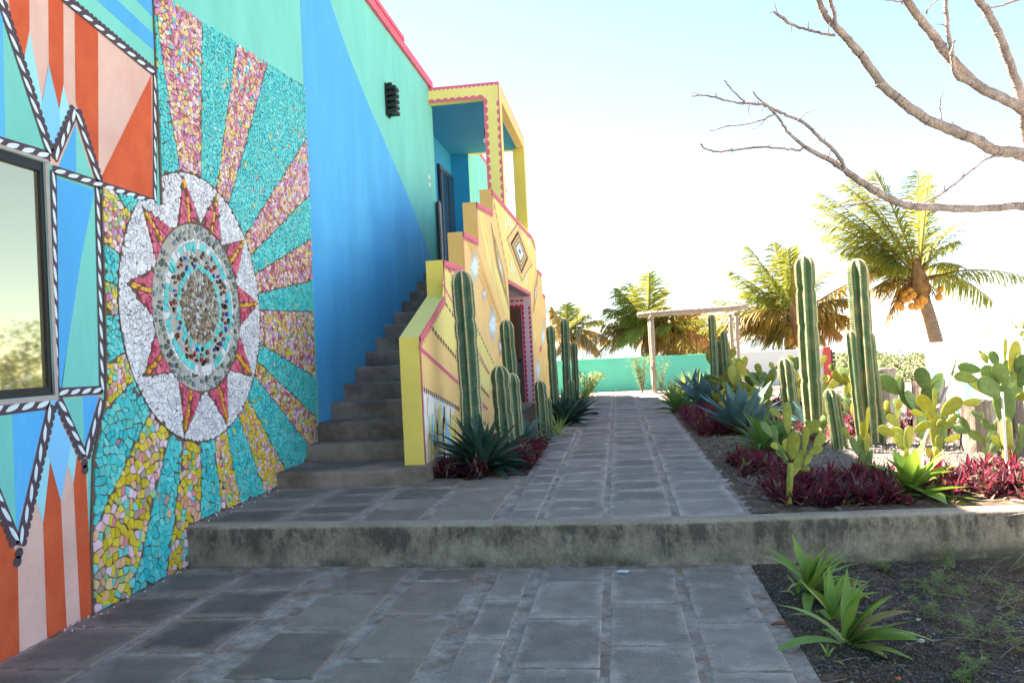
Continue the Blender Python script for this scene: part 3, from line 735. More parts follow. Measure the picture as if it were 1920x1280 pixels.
# raised rim wire of the disc
rm = MB(); n = 90; pts = [(W+.016, CX+(RD+.001)*math.cos(i*2*math.pi/n), CY+(RD+.001)*math.sin(i*2*math.pi/n)) for i in range(n+1)]
pts = [p for p in pts if inside(p[1], p[2])]; k0 = max(range(len(pts)), key=lambda k: (pts[k][1]-pts[k-1][1])**2+(pts[k][2]-pts[k-1][2])**2); pts = pts[k0:]+pts[:k0]; rm.tube(pts, [.005]*len(pts), M_grout, n=4, cap=False); o = rm.build('disc_rim'); o.parent = mos

# ================================================================== STAIRCASE
st = thing('outdoor_staircase', 'narrow dark concrete steps climbing between the blue wall and the yellow wall', 'staircase', (-2.6, 7.2, T))
def sub(o, par): o.parent = par; o.matrix_parent_inverse = Matrix.Translation(par.location).inverted(); return o
rs_ = random.Random(2)
def step(x0, x1, y0, y1, z0, z1):
    mb = MB(); nx = 10; V = []
    prof = [(y0, z0), (y0, z1-.03), (y0+.006, z1-.008), (y0+.025, z1), (y1, z1), (y1, z0)]
    for i in range(nx+1):
        x = x0+(x1-x0)*i/nx; j = rs_.uniform(-.006, .006)
        for k, (y, z) in enumerate(prof): V.append((x, y+(j if k < 4 else 0), z+(j*.6 if 1 <= k <= 3 else 0)))
    m = len(prof)
    mb.add(V, [(i*m+k, (i+1)*m+k, (i+1)*m+k+1, i*m+k+1) for i in range(nx) for k in range(m-1)]+[tuple(range(m)), tuple(nx*m+k for k in reversed(range(m)))], M_conc)
    return sub(mb.build('step'), st)
step(W+.003, -1.82, 7.22, 8.03, T-.05, .44)
sy = [7.98, 8.36, 8.80, 9.24, 9.70, 10.15, 10.62, 11.08, 11.56, 12.05, 12.55, 13.05, 13.55]; sz = [.61, .80, .99, 1.18, 1.37, 1.56, 1.75, 1.94, 2.13, 2.32, 2.51, 2.71, 2.90]
for i, (a, z) in enumerate(zip(sy, sz)):
    b = sy[i+1] if i+1 < len(sy) else 14.0
    step(W+.003, -2.085, a, b+.03, max(T, z-.42), z)

# ================================================================== YELLOW WALL
yw = thing('stepped_yellow_wall', 'tall yellow stair wall with stepped top, painted starbursts and a doorway', 'wall', (-1.98, 7.5, T))
XO = -1.88; XI = -2.075; D0, D1, DZ = 14.15, 17.85, 2.68
prof = [(7.47, 1.66), (8.72, 2.14), (8.72, 2.53), (9.98, 2.56), (9.98, 3.02), (11.12, 3.07), (11.12, 3.60), (12.65, 3.72), (12.65, 4.08), (18.2, 4.10), (18.7, 3.86), (18.7, 3.36), (19.3, 3.30), (19.3, 2.82), (19.65, 2.78)]
def xof(y): return XO+max(0, y-D1)*.0973
yb_ = MB()
seq = [p for p in prof]
def top_at(y, side):
    for i in range(len(prof)-1):
        a, b = prof[i], prof[i+1]
        if a[0] == b[0]: continue
        if a[0] <= y <= b[0]:
            if y == b[0] and side > 0: continue
            return a[1]+(b[1]-a[1])*(y-a[0])/(b[0]-a[0])
    return prof[-1][1]
brk = sorted(set([p[0] for p in prof]+[D0, D1]))
def bend(mb):
    nv, nf, nm = [], [], []
    for f_, m_ in zip(mb.f, mb.m):
        P = [mb.v[k] for k in f_]; ys = [p[1] for p in P]
        if len(set(round(p[0], 6) for p in P)) == 1 and min(ys) < D1-1e-4 and max(ys) > D1+1e-4:
            q = [(p[1], p[2]) for p in P]; parts = [clip(q, 1, 0, D1), clip(q, -1, 0, -D1)]
            for c in parts:
                if len(c) > 2: o = len(nv); nv += [(P[0][0], *p) for p in c]; nf.append(tuple(range(o, o+len(c)))); nm.append(m_)
        else: o = len(nv); nv += P; nf.append(tuple(range(o, o+len(P)))); nm.append(m_)
    mb.v, mb.f, mb.m = nv, nf, nm
    mb.v = [(v[0]+xof(v[1])-XO, v[1], v[2]) for v in mb.v]; return mb
for a, b in zip(brk[:-1], brk[1:]):
    za, zb = top_at(a, 1), top_at(b, -1); z0 = DZ if (a >= D0 and b <= D1) else (T-.05 if a > 8 else T-.05)
    if a < 7.5: z0 = T-.05
    yb_.prism_x([(a, z0), (b, z0), (b, zb), (a, za)], XI, XO, M_oran2, [M_ochre, M_oran2, M_lyel, M_yel if a < 8 else M_ochre])  # paler tops: sky light on the coping is put into the paint colour
sub(bend(yb_).build('wall'), yw)
# lemon front face of the lowest pier and of the second one
nf = MB()
nf.add([(XI, 7.467, .44), (XO, 7.467, .44), (XO, 7.467, 1.66), (XI, 7.467, 1.66)], [(0, 1, 2, 3)], M_yel)
nf.add([(XI, 8.717, 2.14), (XO, 8.717, 2.14), (XO, 8.717, 2.53), (XI, 8.717, 2.53)], [(0, 1, 2, 3)], M_yel)
sub(nf.build('pier_face'), yw)
# recessed entry with a door that faces the visitor
nb = MB(); nb.box((W-.44, D0-.1, T-.2), (XI+.12, D1+.1, T+.012), M_conc)
nb.box((W-.44, D1, T), (XI-.002, D1+.15, DZ+.05), M_palepink); nb.box((W-.44, D0, DZ+.0), (XI-.002, D1+.15, DZ+.08), M_palepink)
nb.box((W-.44, D0-.12, T), (XI-.002, D0, DZ+.05), M_ochre)
nb.add([(XI-.003, D1-.003, T), (XO-.002, D1-.003, T), (XO-.002, D1-.003, DZ), (XI-.003, D1-.003, DZ)], [(0, 1, 2, 3)], M_palepink)
nb.add([(XI-.003, D0, DZ-.003), (XO-.002, D0, DZ-.003), (XO-.002, D1, DZ-.003), (XI-.003, D1, DZ-.003)], [(0, 3, 2, 1)], mat('mauve_paint', (168, 140, 162)))
sub(nb.build('entry_recess'), yw)
dr = MB(); yD = D1-.006
dr.box((-2.98, yD-.05, T), (-2.11, yD, 2.44), M_dwood); dr.box((-2.90, yD-.062, 1.32), (-2.20, yD-.05, 2.34), mat('door_glass', (96, 62, 44), rough=.2, bump=0))
dr.box((-2.90, yD-.064, .42), (-2.20, yD-.05, .80), mat('door_panel', (86, 84, 92), rough=.6)); dr.box((-2.90, yD-.064, .88), (-2.20, yD-.05, 1.24), MATS['door_panel'])
door = sub(dr.build('door'), yw)
hd = MB(); hd.sphere((-2.17, yD-.09, 1.25), .035, M_black); h_ = hd.build('handle'); h_.parent = door
tr_ = MB()
for i in range(20):
    z = .35+i*.108; disc_y(tr_, -2.09, yD-.052, z, .055, M_red, -math.pi/2, math.pi/2)
    tr_.add([(-1.955, yD-.004, z-.03), (-1.9, yD-.004, z-.03), (-1.9, yD-.004, z+.04), (-1.93, yD-.004, z+.04)], [(0, 1, 2, 3)], M_red)
for i in range(9):
    x = -2.95+i*.107; disc_y(tr_, x, yD-.053, 2.44, .055, M_red, 0, math.pi); tr_.box((x-.03, yD-.006, 2.56), (x+.04, yD-.003, 2.60), M_red)
sub(tr_.build('scallop_trim'), yw)
# mural on its outer face
ym = MB()
def yp(px, py):
    p = atX(px, py, XO)
    if p.y > D1:
        r = ray(px, py); t = (XO-.0973*D1-CAM.x)/(r.x-.0973*r.y); p = CAM+r*t
    return (p.y, p.z)
zE = lambda x, y: (740+x/3.765, 340+y/3.765)
zG = lambda x, y: (820+x/4.571, 500+y/4.571)
zF = lambda x, y: (560+x/2.2857, 400+y/2.2857)
def yfill(pts, m, lay=1): flat(ym, [yp(*p) for p in pts], XO+LY[lay], m)
def yline(p, q, wd, m, lay=3, dash=0, duty=.6):
    a, b = Vector(yp(*p)), Vector(yp(*q)); d = b-a; Ln = d.length; d.normalize(); n = Vector((-d.y, d.x))*wd/2
    if not dash: flat(ym, [tuple(v) for v in (a+n, a-n, b-n, b+n)], XO+LY[lay], m); return
    k = max(1, int(Ln/dash))
    for i in range(k):
        s0 = a+d*(Ln*i/k); s1 = a+d*(Ln*(i+duty)/k); flat(ym, [tuple(v) for v in (s0+n, s0-n, s1-n, s1+n)], XO+LY[lay], m)
# pale fan between the dashed lines
yfill([(837, 500), zE(350, 560), zF(615, 372), (829, 562), (916, 701), (925, 690), (925, 681)], M_lyel, 1)
yfill([(829, 562), (805, 608), (820, 629), (916, 743), (918, 712), (916, 701)], M_lyel, 1)
yfill([(790, 728), (820, 743), (853, 762), (855, 900), (798, 900)], M_white, 1)
yline((835, 492), (926, 684), .03, M_brown, 3, .16); yline((829, 559), (917, 703), .03, M_brown, 3, .16)
yline((805, 608), (820, 629), .045, M_brown, 3, .09); yline((820, 629), (918, 745), .045, M_brown, 3, .12)
yline((790, 728), (858, 765), .05, M_brown, 3, .085, .55); yline((858, 765), (912, 795), .05, M_brown, 3, .14, .55)
yline((785, 651), (914, 767), .045, M_pink, 2); yline((827, 527), (917, 700), .035, M_pink, 2)
# strokes of yellow and light blue over the white panel
for i in range(60):
    r = rt.random; px = 800+r()*53; t = (px-797)/56; y0 = 742+t*20+r()*80; 
    yfill([(px, y0), (px+rt.uniform(1, 3.5), y0+2), (px+rt.uniform(0, 3), y0+rt.uniform(25, 70)), (px-rt.uniform(0, 2), y0+rt.uniform(20, 60))], rt.choice([M_yel, M_lyel, M_lblue, M_pale, M_lyel]), 2+(i % 3))
# upper rays
yfill([zE(590, 195), zE(625, 215), zE(700, 560), zE(805, 890), zE(805, 1000), zE(745, 830), zE(650, 560)], M_lyel, 1)
yfill([zE(500, 400), zE(560, 400), zE(640, 640), zE(730, 900), zE(760, 1000), zE(720, 1000), zE(600, 700)], M_ochre, 1)
yfill([zE(690, 90), zE(945, 350), zE(993, 425), zE(998, 560), zE(960, 790), zE(806, 690)], M_lyel, 1)
yline(zE(685, 85), zE(800, 660), .03, M_brown, 3, .2); yline(zE(610, 215), zE(735, 800), .012, M_pink, 3); yline(zE(620, 640), zE(740, 980), .012, M_brown, 3)
def rhomb(t, r, b, l, seqm, lay0=2):
    c = ((t[0]+r[0]+b[0]+l[0])/4, (t[1]+r[1]+b[1]+l[1])/4)
    for i, (k, m) in enumerate(seqm): flat(ym, [yp(c[0]+(p[0]-c[0])*k, c[1]+(p[1]-c[1])*k) for p in (t, r, b, l)], XO+.0035+.0012*i, m)
rhomb(zE(870, 285), zE(975, 590), zE(897, 708), zE(790, 405), [(1, M_brown), (.955, M_oran2)])
rhomb(zE(868, 335), zE(945, 545), zE(895, 665), zE(810, 435), [(1, M_brown), (.92, M_lyel), (.84, M_brown), (.76, M_ochre), (.66, M_brown), (.58, M_lyel), (.5, M_brown), (.40, M_wav), (.12, M_dark)], 4)
rhomb(zE(676, 285), zE(772, 640), zE(806, 905), zE(722, 600), [(1, M_brown), (.88, M_ochre), (.72, M_brown), (.55, M_lyel), (.40, M_brown), (.30, M_wav)])
rhomb(zE(1012, 628), zE(1004, 800), zE(978, 940), zE(984, 770), [(1, M_brown), (.85, M_ochre), (.6, M_brown), (.42, M_wav)])
for a_, b_, c_ in ((780, 240, 120), (800, 250, 60), (815, 260, 70), (830, 290, 60), (905, 370, 80), (945, 400, 70), (825, 560, 90), (840, 600, 60), (930, 640, 90), (870, 680, 40)):
    yfill([zE(a_-4, b_), zE(a_+4, b_), zE(a_+3, b_+c_), zE(a_-3, b_+c_)], M_white, 2)
def star(c, rx, ry, n, m, lay=3, inner=.30, seed=0):
    r = random.Random(seed+int(c[0]*7)); pts = []
    for i in range(2*n):
        a = math.pi*i/n; k = (r.uniform(.78, 1.0) if i % 2 == 0 else inner)
        kk = k if abs(math.sin(a)) > .5 else (k*.95 if i % 2 == 0 else k*1.6)
        pts.append((c[0]+rx*kk*math.cos(a), c[1]+ry*kk*math.sin(a)))
    cc = yp(*c); P2 = [yp(*p) for p in pts]; V = [(XO+LY[lay], *cc)]+[(XO+LY[lay], *p) for p in P2]; n2 = len(P2)
    ym.add(V, [(0, 1+(i+1) % n2, 1+i) for i in range(n2)], m)
star(zE(562, 605), 11, 50, 18, M_wav); star(zE(688, 1010), 9.5, 48, 18, M_wav)
star(zE(630, 795), 6, 22, 12, M_palepink, 2); star(zE(630, 795), 3.2, 12, 10, M_wav, 4)
star(zG(537, 680), 5, 28, 12, M_pink, 2); star(zG(537, 680), 3.5, 20, 10, M_wav, 3)
star(zG(940, 360), 4.5, 30, 12, M_wav); star(zG(905, 600), 4.5, 30, 12, M_wav); star(zG(860, 890), 5, 36, 12, M_wav)
star(zG(915, 480), 3, 14, 8, M_palepink, 2); star(zG(884, 705), 3, 12, 8, M_pink, 2)
# lines down the far side
yline(zG(960, 560), zG(925, 1020), .02, M_brown, 3); yline(zG(905, 720), zG(915, 1030), .02, M_ochre, 3); yline(zG(975, 450), zG(990, 640), .05, M_ochre, 2); yline(zG(1040, 760), zG(1025, 900), .02, M_pink, 3)
yfill([zG(800, 250), zG(815, 400), zG(850, 600), zG(830, 640)], M_lyel, 1)
# pink edging that follows the stepped top
def edge(p, q, wd=.055, teeth=True):
    a, b = Vector(p), Vector(q); d = b-a; Ln = d.length; d.normalize(); n = Vector((d.y, -d.x))
    flat(ym, [tuple(v) for v in (a, b, b+n*wd, a+n*wd)], XO+LY[6], M_pink)
    if teeth:
        k = int(Ln/.09)
        for i in range(k):
            c = a+d*(Ln*(i+.5)/k)+n*wd; flat(ym, [tuple(c-d*.03), tuple(c+d*.03), tuple(c+n*.06)], XO+LY[6], M_pink)
for i in range(len(prof)-1): 
    vert = prof[i][0] == prof[i+1][0]
    edge(prof[i], prof[i+1], .03 if vert else .06, not vert and prof[i][0] < 21)
edge((7.47, .44), (7.47, 1.66), .035, False); edge((D0-.0, DZ+.07), (D1, DZ+.07), .07, False)
sub(bend(ym).build('mural_paint'), yw)

# ================================================================== GARDEN WALLS
def onT(px, y, z=T):
    """x at pixel column px on the depth y, at height z"""
    # solve along image column by using the horizontal plane/depth crossing
    p = atY(px, 0, y); a = proj((0, y, z)); b = proj((1, y, z))
    return (px-a[0])/(b[0]-a[0])
FY = 21.0
gw = thing('garden_wall', 'low turquoise garden wall at the end of the path', 'wall', (0, FY, T))
g = MB(); g.box((-1.86, FY, T-.1), (onT(1341, FY), FY+.16, 1.12), M_teal2); sub(g.build('wall'), gw)
g = MB(); g.box((-1.86, FY-.012, 1.12), (onT(1341, FY), FY+.172, 1.14), M_teal2); sub(g.build('coping'), gw)
xw0, xw1 = onT(1341, FY), onT(1536, FY)
g = MB(); g.box((xw0, FY, T-.1), (xw1, FY+.16, 1.14), M_white); tag(g.build('white_wall'), 'low white garden wall behind the prickly pears', 'wall')
g = MB(); g.box((xw1, FY-.04, -.3), (xw1+.18, FY+.2, 1.17), M_redwall)
rp_ = g.build('wall_pier'); tag(rp_, 'coral red pier at the end of the white garden wall', 'pier')
g = MB()
for i in range(6): g.box((xw1+.19, FY, .45+i*.105), (xw1+.29, FY+.1, .45+i*.105+.06), M_dwood)
g.box((xw1+.185, FY+.02, -.2), (xw1+.23, FY+.08, 1.1), M_dwood)
tag(g.build('slatted_post'), 'short dark slatted post beside the coral red pier', 'post')
sw_ = thing('sunlit_boundary_wall', 'bright white boundary wall painted with blue spikes behind the stumps', 'wall', (4.4, 9, T))
g = MB(); g.box((4.38, 2.5, -1.2), (4.54, 12.2, 1.30), M_white); sub(g.build('wall'), sw_)
g = MB(); cy_ = mat('sky_cyan_paint', (110, 212, 236), var=.04)
for i, y in enumerate([3.0, 4.1, 5.2, 6.3, 7.3, 8.3, 9.3, 10.3, 11.4]):
    g.add([(4.376, y, T-.1), (4.376, y+1.05, T-.1), (4.376, y+.5, .98)], [(0, 2, 1)], cy_)
    g.add([(4.373, y+.42, T+.2), (4.373, y+.66, T+.2), (4.373, y+.54, 1.12)], [(0, 2, 1)], M_blue)
sub(g.build('mural_paint'), sw_)

# ================================================================== PERGOLA
pgx0, pgx1 = onT(1228, 19.75), onT(1384, 19.75)
pe = thing('pergola', 'rustic timber pergola of thin poles at the end of the path', 'pergola', (pgx0, 19.75, T))
rp2 = random.Random(6)
def pole(name, a, b, r, m=M_wood, n=7, seg=6, wob=.012):
    mb = MB(); a, b = Vector(a), Vector(b); pts = [a.lerp(b, i/seg)+Vector((rp2.uniform(-wob, wob), rp2.uniform(-wob, wob), rp2.uniform(-wob, wob))) for i in range(seg+1)]
    mb.tube(pts, [r*rp2.uniform(.88, 1.1) for _ in pts], m, n); return sub(mb.build(name, smooth=True), pe)
for dy in (0, .9):
    pole('post', (pgx0, 19.75+dy, T-.1), (pgx0, 19.75+dy, 2.15), .055); pole('post', (pgx1, 19.75+dy, T-.1), (pgx1, 19.75+dy, 2.12), .05)
    pole('beam', (pgx0-.32, 19.75+dy, 2.2), (pgx1+.3, 19.75+dy, 2.24), .06)
pole('beam', (pgx0, 19.6, 2.12), (pgx0, 20.9, 2.12), .04); pole('beam', (pgx1, 19.6, 2.12), (pgx1, 20.9, 2.12), .04)
for i in range(17):
    x = pgx0-.2+i*.165; pole('slat', (x, 19.62+rp2.uniform(-.05, .05), 2.27), (x+.02, 20.85, 2.28), .012, n=5, seg=2)

# ================================================================== CACTI
M_cac = mat('cactus_green', (84, 116, 80), rough=.6, var=.3, scale=9, bump=.3, rgb2=(132, 130, 88), fac2=.42, s2=6, trans=.12, tcol=(190, 180, 60))
M_cac2 = mat('cactus_dark_green', (64, 98, 76), rough=.6, var=.3, scale=9, bump=.3, rgb2=(92, 106, 78), fac2=.4, s2=6)
M_spine = mat('spine_straw', (222, 208, 164), rough=.8, bump=0)
M_crest = mat('rib_crest', (136, 132, 84), rough=.8, var=.3, scale=30, bump=0)
M_bark = mat('corky_bark', (128, 116, 96), rough=.95, var=.3, scale=12, bump=.6)
def cactus_stem(mb, sp, base, top, r, ribs, m, rs, segs=22, notch=()):
    base, top = Vector(base), Vector(top); ax = (top-base); H = ax.length; ax.normalize(); u = ax.orthogonal().normalized(); v = ax.cross(u)
    ph0 = rs.uniform(0, 6); N = ribs*4; rings = []; hs = []
    segs = max(10, int(H/.055))
    dome = r*1.3
    for i in range(segs+1): hs.append((H-dome)*i/segs)
    for k in range(1, 7): hs.append(H-dome+dome*math.sin(math.pi/2*k/6.3))
    wob = [rs.uniform(-.03, .03) for _ in range(6)]
    for h in hs:
        t = h/H; f = 1.0
        if h > H-dome: f = math.sqrt(max(.0, 1-((h-(H-dome))/dome)**2))
        f *= .88+.12*min(1, h/(H*.25+.01))
        for nt_ in notch:
            f *= 1-.13*math.exp(-((t-nt_)*H/.035)**2)
        f *= 1+.02*math.sin(9*t+wob[0]*50)
        c = base+ax*h+u*(wob[1]*math.sin(3*t+wob[2]*40)*.6)+v*(wob[3]*math.sin(2.5*t+wob[4]*40)*.6)
        ring = []
        for k in range(N):
            a = ph0+2*math.pi*k/N; q = (1, .84, .68, .84)[k % 4]
            if h > H-dome: q = 1-(1-q)*max(.35, f)
            ring.append(c+(u*math.cos(a)+v*math.sin(a))*(r*f*q))
        rings.append(ring)
    vs = [p for rg in rings for p in rg]; fs = [(i*N+k, i*N+(k+1) % N, (i+1)*N+(k+1) % N, (i+1)*N+k) for i in range(len(rings)-1) for k in range(N)]
    fs.append(tuple((len(rings)-1)*N+k for k in range(N)))
    mb.add(vs, fs, m)
    # corky crest line with areoles and short spines along every rib
    for k in range(0, N, 4):
        cv = []
        for i in range(len(rings)-2):
            p = rings[i][k]; o = p-(base+ax*((p-base).dot(ax)))
            if o.length < 1e-4: o = u.copy()
            o.normalize(); tn = ax.cross(o); cv += [p+tn*r*.045+o*.0008-o*r*.012, p+o*r*.02, p-tn*r*.045+o*.0008-o*r*.012]
        nn_ = len(cv)//3; sp.add(cv, [q_ for i in range(nn_-1) for q_ in ((3*i, 3*i+3, 3*i+4, 3*i+1), (3*i+1, 3*i+4, 3*i+5, 3*i+2))], M_crest)
        for i in range(1, len(rings)-1):
            for sub_ in (0, .5):
                p = rings[i][k].lerp(rings[i+1][k], sub_); o = (p-(base+ax*((p-base).dot(ax)))); 
                if o.length < 1e-4: continue
                o.normalize(); tn = ax.cross(o); s = r*.095
                vs = [p+tn*s-o*.002, p-tn*s-o*.002, p+ax*s*1.3-o*.002, p-ax*s*1.3-o*.002, p+o*s*1.6]
                sp.add(vs, [(0, 2, 4), (2, 1, 4), (1, 3, 4), (3, 0, 4)], M_spine)
                if sub_ == 0:
                    for _ in range(3):
                        d = (o*1+tn*rs.uniform(-.8, .8)+ax*rs.uniform(-.8, .8)).normalized()*(r*.30); sp.add([p+ax*.0014, p-ax*.0014, p+d], [(0, 1, 2)], M_spine)
def cactus(label, y, stems, m=M_cac, group='columnar cacti in the beds', seed=1, basez=T):
    """stems: (px_base, px_top, py_top, width_px)"""
    rs = random.Random(seed); x0 = onT(stems[0][0], y)
    o = thing('columnar_cactus', label, 'cactus', (x0, y, basez), group)
    for i, s in enumerate(stems):
        pxb, pxt, pyt, wpx = s[:4]; yy = y+(s[4] if len(s) > 4 else 0)
        top = atY(pxt, pyt, yy); xb = onT(pxb, yy); r = wpx/2*yy/1500/.97
        zb = s[5] if len(s) > 5 else basez-.03
        mb, sp = MB(), MB()
        H = top.z-zb; nn = [k for k in (rs.uniform(.22, .4), rs.uniform(.5, .65), rs.uniform(.75, .85)) if H > .6]
        cactus_stem(mb, sp, (xb, yy, zb), top, r, 7 if wpx > 22 else 6, m, rs, notch=nn)
        st_ = sub(mb.build('stem', smooth=False), o); q = sp.build('spines', kind='stuff'); q.parent = st_
    return o
cactus('tall dark column cactus in front of the yellow stair wall', 8.15, [(877, 865, 508, 40)], M_cac2, seed=2)
cactus('column cactus with a pinched corky neck, second from the stairs', 10.4, [(962, 951, 600, 25)], M_cac2, seed=3)
cactus('clump of three stubby column cacti left of the recessed door', 9.3, [(945, 935, 686, 34), (962, 957, 700, 26, .15), (972, 968, 742, 18, .3)], M_cac2, seed=4)
cactus('short paired column cactus beside the purple groundcover by the wall', 10.8, [(1018, 1010, 714, 22), (1030, 1027, 745, 13, .1)], M_cac2, seed=5)
cactus('slim column cactus standing right of the painted doorway', 13.2, [(1040, 1032, 611, 16)], M_cac2, seed=6)
cactus('tallest of the slim column cacti at the far end of the yellow wall', 15.4, [(1063, 1059, 598, 15)], M_cac2, seed=7)
cactus('shorter column cactus at the end of the wall bed, nearest the bushes', 16.2, [(1080, 1075, 642, 13)], M_cac2, seed=8)
cactus('knee high column cactus at the foot of the slim ones', 14.6, [(1072, 1070, 711, 11)], M_cac2, seed=9)
cactus('group of three slim column cacti in front of the turquoise end wall', 14.2, [(1339, 1334, 590, 13), (1352, 1347, 638, 12, .2), (1366, 1357, 621, 13, .1)], seed=10)
cactus('short stout column cactus left of the first tall one', 11.8, [(1478, 1471, 671, 26), (1490, 1484, 690, 14, .2)], seed=11)
cactus('tallest column cactus standing before the white garden wall', 10.4, [(1521, 1508, 480, 33)], seed=12)
cactus('low twin column cactus between the two tallest cacti', 8.75, [(1562, 1555, 729, 20), (1575, 1568, 735, 14, .15)], seed=13)
cactus('column cactus outside the boundary wall, hidden behind the three stemmed one', 15.8, [(1616, 1611, 498, 27)], seed=15, basez=.19)
cactus('tall column cactus with three fused stems, right of the tallest one', 9.1, [(1620, 1607, 486, 32), (1607, 1596, 620, 17, -.12), (1638, 1630, 622, 20, .05)], seed=14)

# prickly pears -------------------------------------------------------
M_pad = mat('pad_yellow_green', (158, 166, 78), rough=.55, var=.3, scale=22, bump=.12, trans=.28, tcol=(214, 206, 60), rgb2=(176, 166, 66), fac2=.35)
M_pad2 = mat('pad_green', (112, 138, 80), rough=.55, var=.3, scale=22, bump=.12, trans=.2, tcol=(190, 200, 70))
def pad_mesh(name, m):
    mb = MB(); N = 18; J = 9; vs = []
    for j in range(J+1):
        t = j/J; t2 = .5-.5*math.cos(math.pi*t); wd = math.sqrt(max(0, 1-(2*t2-1)**2))*(.68+.46*t2); th = .145*math.sqrt(max(0, 1-(2*t2-1)**2))
        for k in range(N):
            a = 2*math.pi*k/N; c, s_ = math.cos(a), math.sin(a)
            vs.append((.5*wd*(abs(c)**.9)*(1 if c > 0 else -1), .5*th*s_*(1-.12*abs(c)), t2))
    mb.add(vs, [(j*N+k, j*N+(k+1) % N, (j+1)*N+(k+1) % N, (j+1)*N+k) for j in range(J) for k in range(N)], m)
    # areole bumps
    r = random.Random(4)
    for sgn in (1, -1):
        for i in range(5):
            for j in range(6):
                z = .16+j*.135; x = (-.34+i*.17+(.085 if j % 2 else 0)); wd = math.sqrt(max(0, 1-(2*z-1)**2))*(.68+.46*z)*.5
                if abs(x) > wd*.86: continue
                y = sgn*.072*math.sqrt(max(0, 1-(2*z-1)**2))*math.sqrt(max(0, 1-(x/wd)**2))
                mb.add([(x-.012, y, z), (x+.012, y, z), (x, y, z+.016), (x, y+sgn*.03, z+.006)], [(0, 1, 3), (1, 2, 3), (2, 0, 3)], M_spine)
    return mb.mesh(name, smooth=True)
PADA, PADB = pad_mesh('pad', M_pad), pad_mesh('pad', M_pad2)
def place_pad(par, a, b, wd, rot, me):
    a, b = Vector(a), Vector(b); d = (b-a); L = d.length; d.normalize()
    side = d.cross(Vector((0, 1, 0)))
    side = side.normalized() if side.length > .01 else Vector((1, 0, 0))
    nrm = side.cross(d).normalized(); c, s_ = math.cos(rot), math.sin(rot)
    X_ = side*c+nrm*s_; Y_ = d.cross(X_)
    o = bpy.data.objects.new('pad', me); COL.objects.link(o); o.parent = par; o.matrix_parent_inverse = Matrix.Translation(par.location).inverted()
    M = Matrix(((X_.x*wd, Y_.x*max(wd, .06)*1.0, d.x*L, a.x), (X_.y*wd, Y_.y*max(wd, .06), d.y*L, a.y), (X_.z*wd, Y_.z*max(wd, .06), d.z*L, a.z), (0, 0, 0, 1)))
    o.matrix_basis = M; return o
def opuntia(label, y, pads, base, me=PADA, seed=1, stems=()):
    rs = random.Random(seed); x0 = onT(base, y)
    o = thing('prickly_pear', label, 'cactus', (x0, y, T), 'prickly pears in the raised bed')
    for (pxa, pya, pxb, pyb, w_) in stems:
        mb = MB(); a, b = atY(pxa, pya, y), atY(pxb, pyb, y); a.z = min(a.z, a.z); r = w_/2*y/1500
        pts = [a.lerp(b, i/5) for i in range(6)]; mb.tube(pts, [r*1.05, r, r*.95, r*1.0, r*.96, r*.8], M_pad if me is PADA else M_pad2, 10); sub(mb.build('stem', smooth=True), o)
    for p in pads:
        bx, by, tx, ty, w_ = p[:5]; m_ = me if len(p) < 6 or not p[5] else (PADB if me is PADA else PADA)
        dz = rs.uniform(-.10, .10); a = atY(bx, by, y+dz*.3); b = atY(tx, ty, y+dz)
        place_pad(o, a, b, w_*y/1500*.98, rs.uniform(-.45, .45), m_)
    return o
opuntia('yellow green prickly pear on a bare stem at the kerb, nearest the path', 5.95,
        [(1484, 862, 1490, 808, 25), (1477, 814, 1475, 753, 18), (1504, 818, 1536, 788, 22), (1526, 838, 1547, 812, 20), (1515, 850, 1543, 839, 16), (1468, 840, 1445, 833, 14), (1478, 862, 1455, 843, 13), (1465, 782, 1443, 765, 15), (1474, 848, 1471, 822, 14),
         (1482, 897, 1510, 840, 19), (1509, 872, 1521, 850, 13), (1508, 845, 1512, 800, 14), (1447, 818, 1428, 790, 16, 1), (1455, 830, 1449, 795, 15, 1), (1500, 880, 1519, 878, 10), (1476, 870, 1450, 820, 12, 1)], 1480, seed=21, stems=[(1479, 952, 1482, 868, 12)])
opuntia('small prickly pear in shade, left of the sunlit ones', 7.0,
        [(1620, 884, 1613, 812, 20, 1), (1619, 822, 1617, 789, 11), (1625, 815, 1628, 762, 9), (1594, 824, 1578, 801, 13), (1610, 854, 1596, 818, 15, 1), (1625, 850, 1627, 810, 14), (1622, 885, 1634, 842, 12, 1), (1614, 890, 1600, 865, 13, 1)], 1615, seed=22)
opuntia('heart shaped yellow prickly pear behind the broad leaved bromeliad', 6.7,
        [(1698, 846, 1678, 800, 26), (1699, 846, 1708, 798, 24), (1678, 816, 1646, 801, 20), (1688, 799, 1663, 778, 19), (1690, 808, 1671, 803, 9), (1714, 808, 1745, 792, 18), (1700, 880, 1699, 840, 13), (1706, 872, 1716, 846, 10)], 1699, seed=23, stems=[(1699, 905, 1699, 845, 9)])
opuntia('upright prickly pear with many side pads beside the grey stumps', 7.2,
        [(1754, 846, 1751, 768, 19), (1748, 776, 1723, 740, 25), (1732, 778, 1708, 770, 13), (1750, 790, 1738, 771, 15), (1765, 780, 1802, 745, 27), (1803, 756, 1839, 752, 17), (1768, 806, 1793, 779, 15), (1770, 825, 1801, 817, 15), (1761, 848, 1760, 815, 14), (1754, 770, 1752, 726, 9), (1757, 800, 1768, 786, 12), (1750, 860, 1738, 840, 12)], 1754, seed=24, stems=[(1754, 890, 1754, 838, 12)])
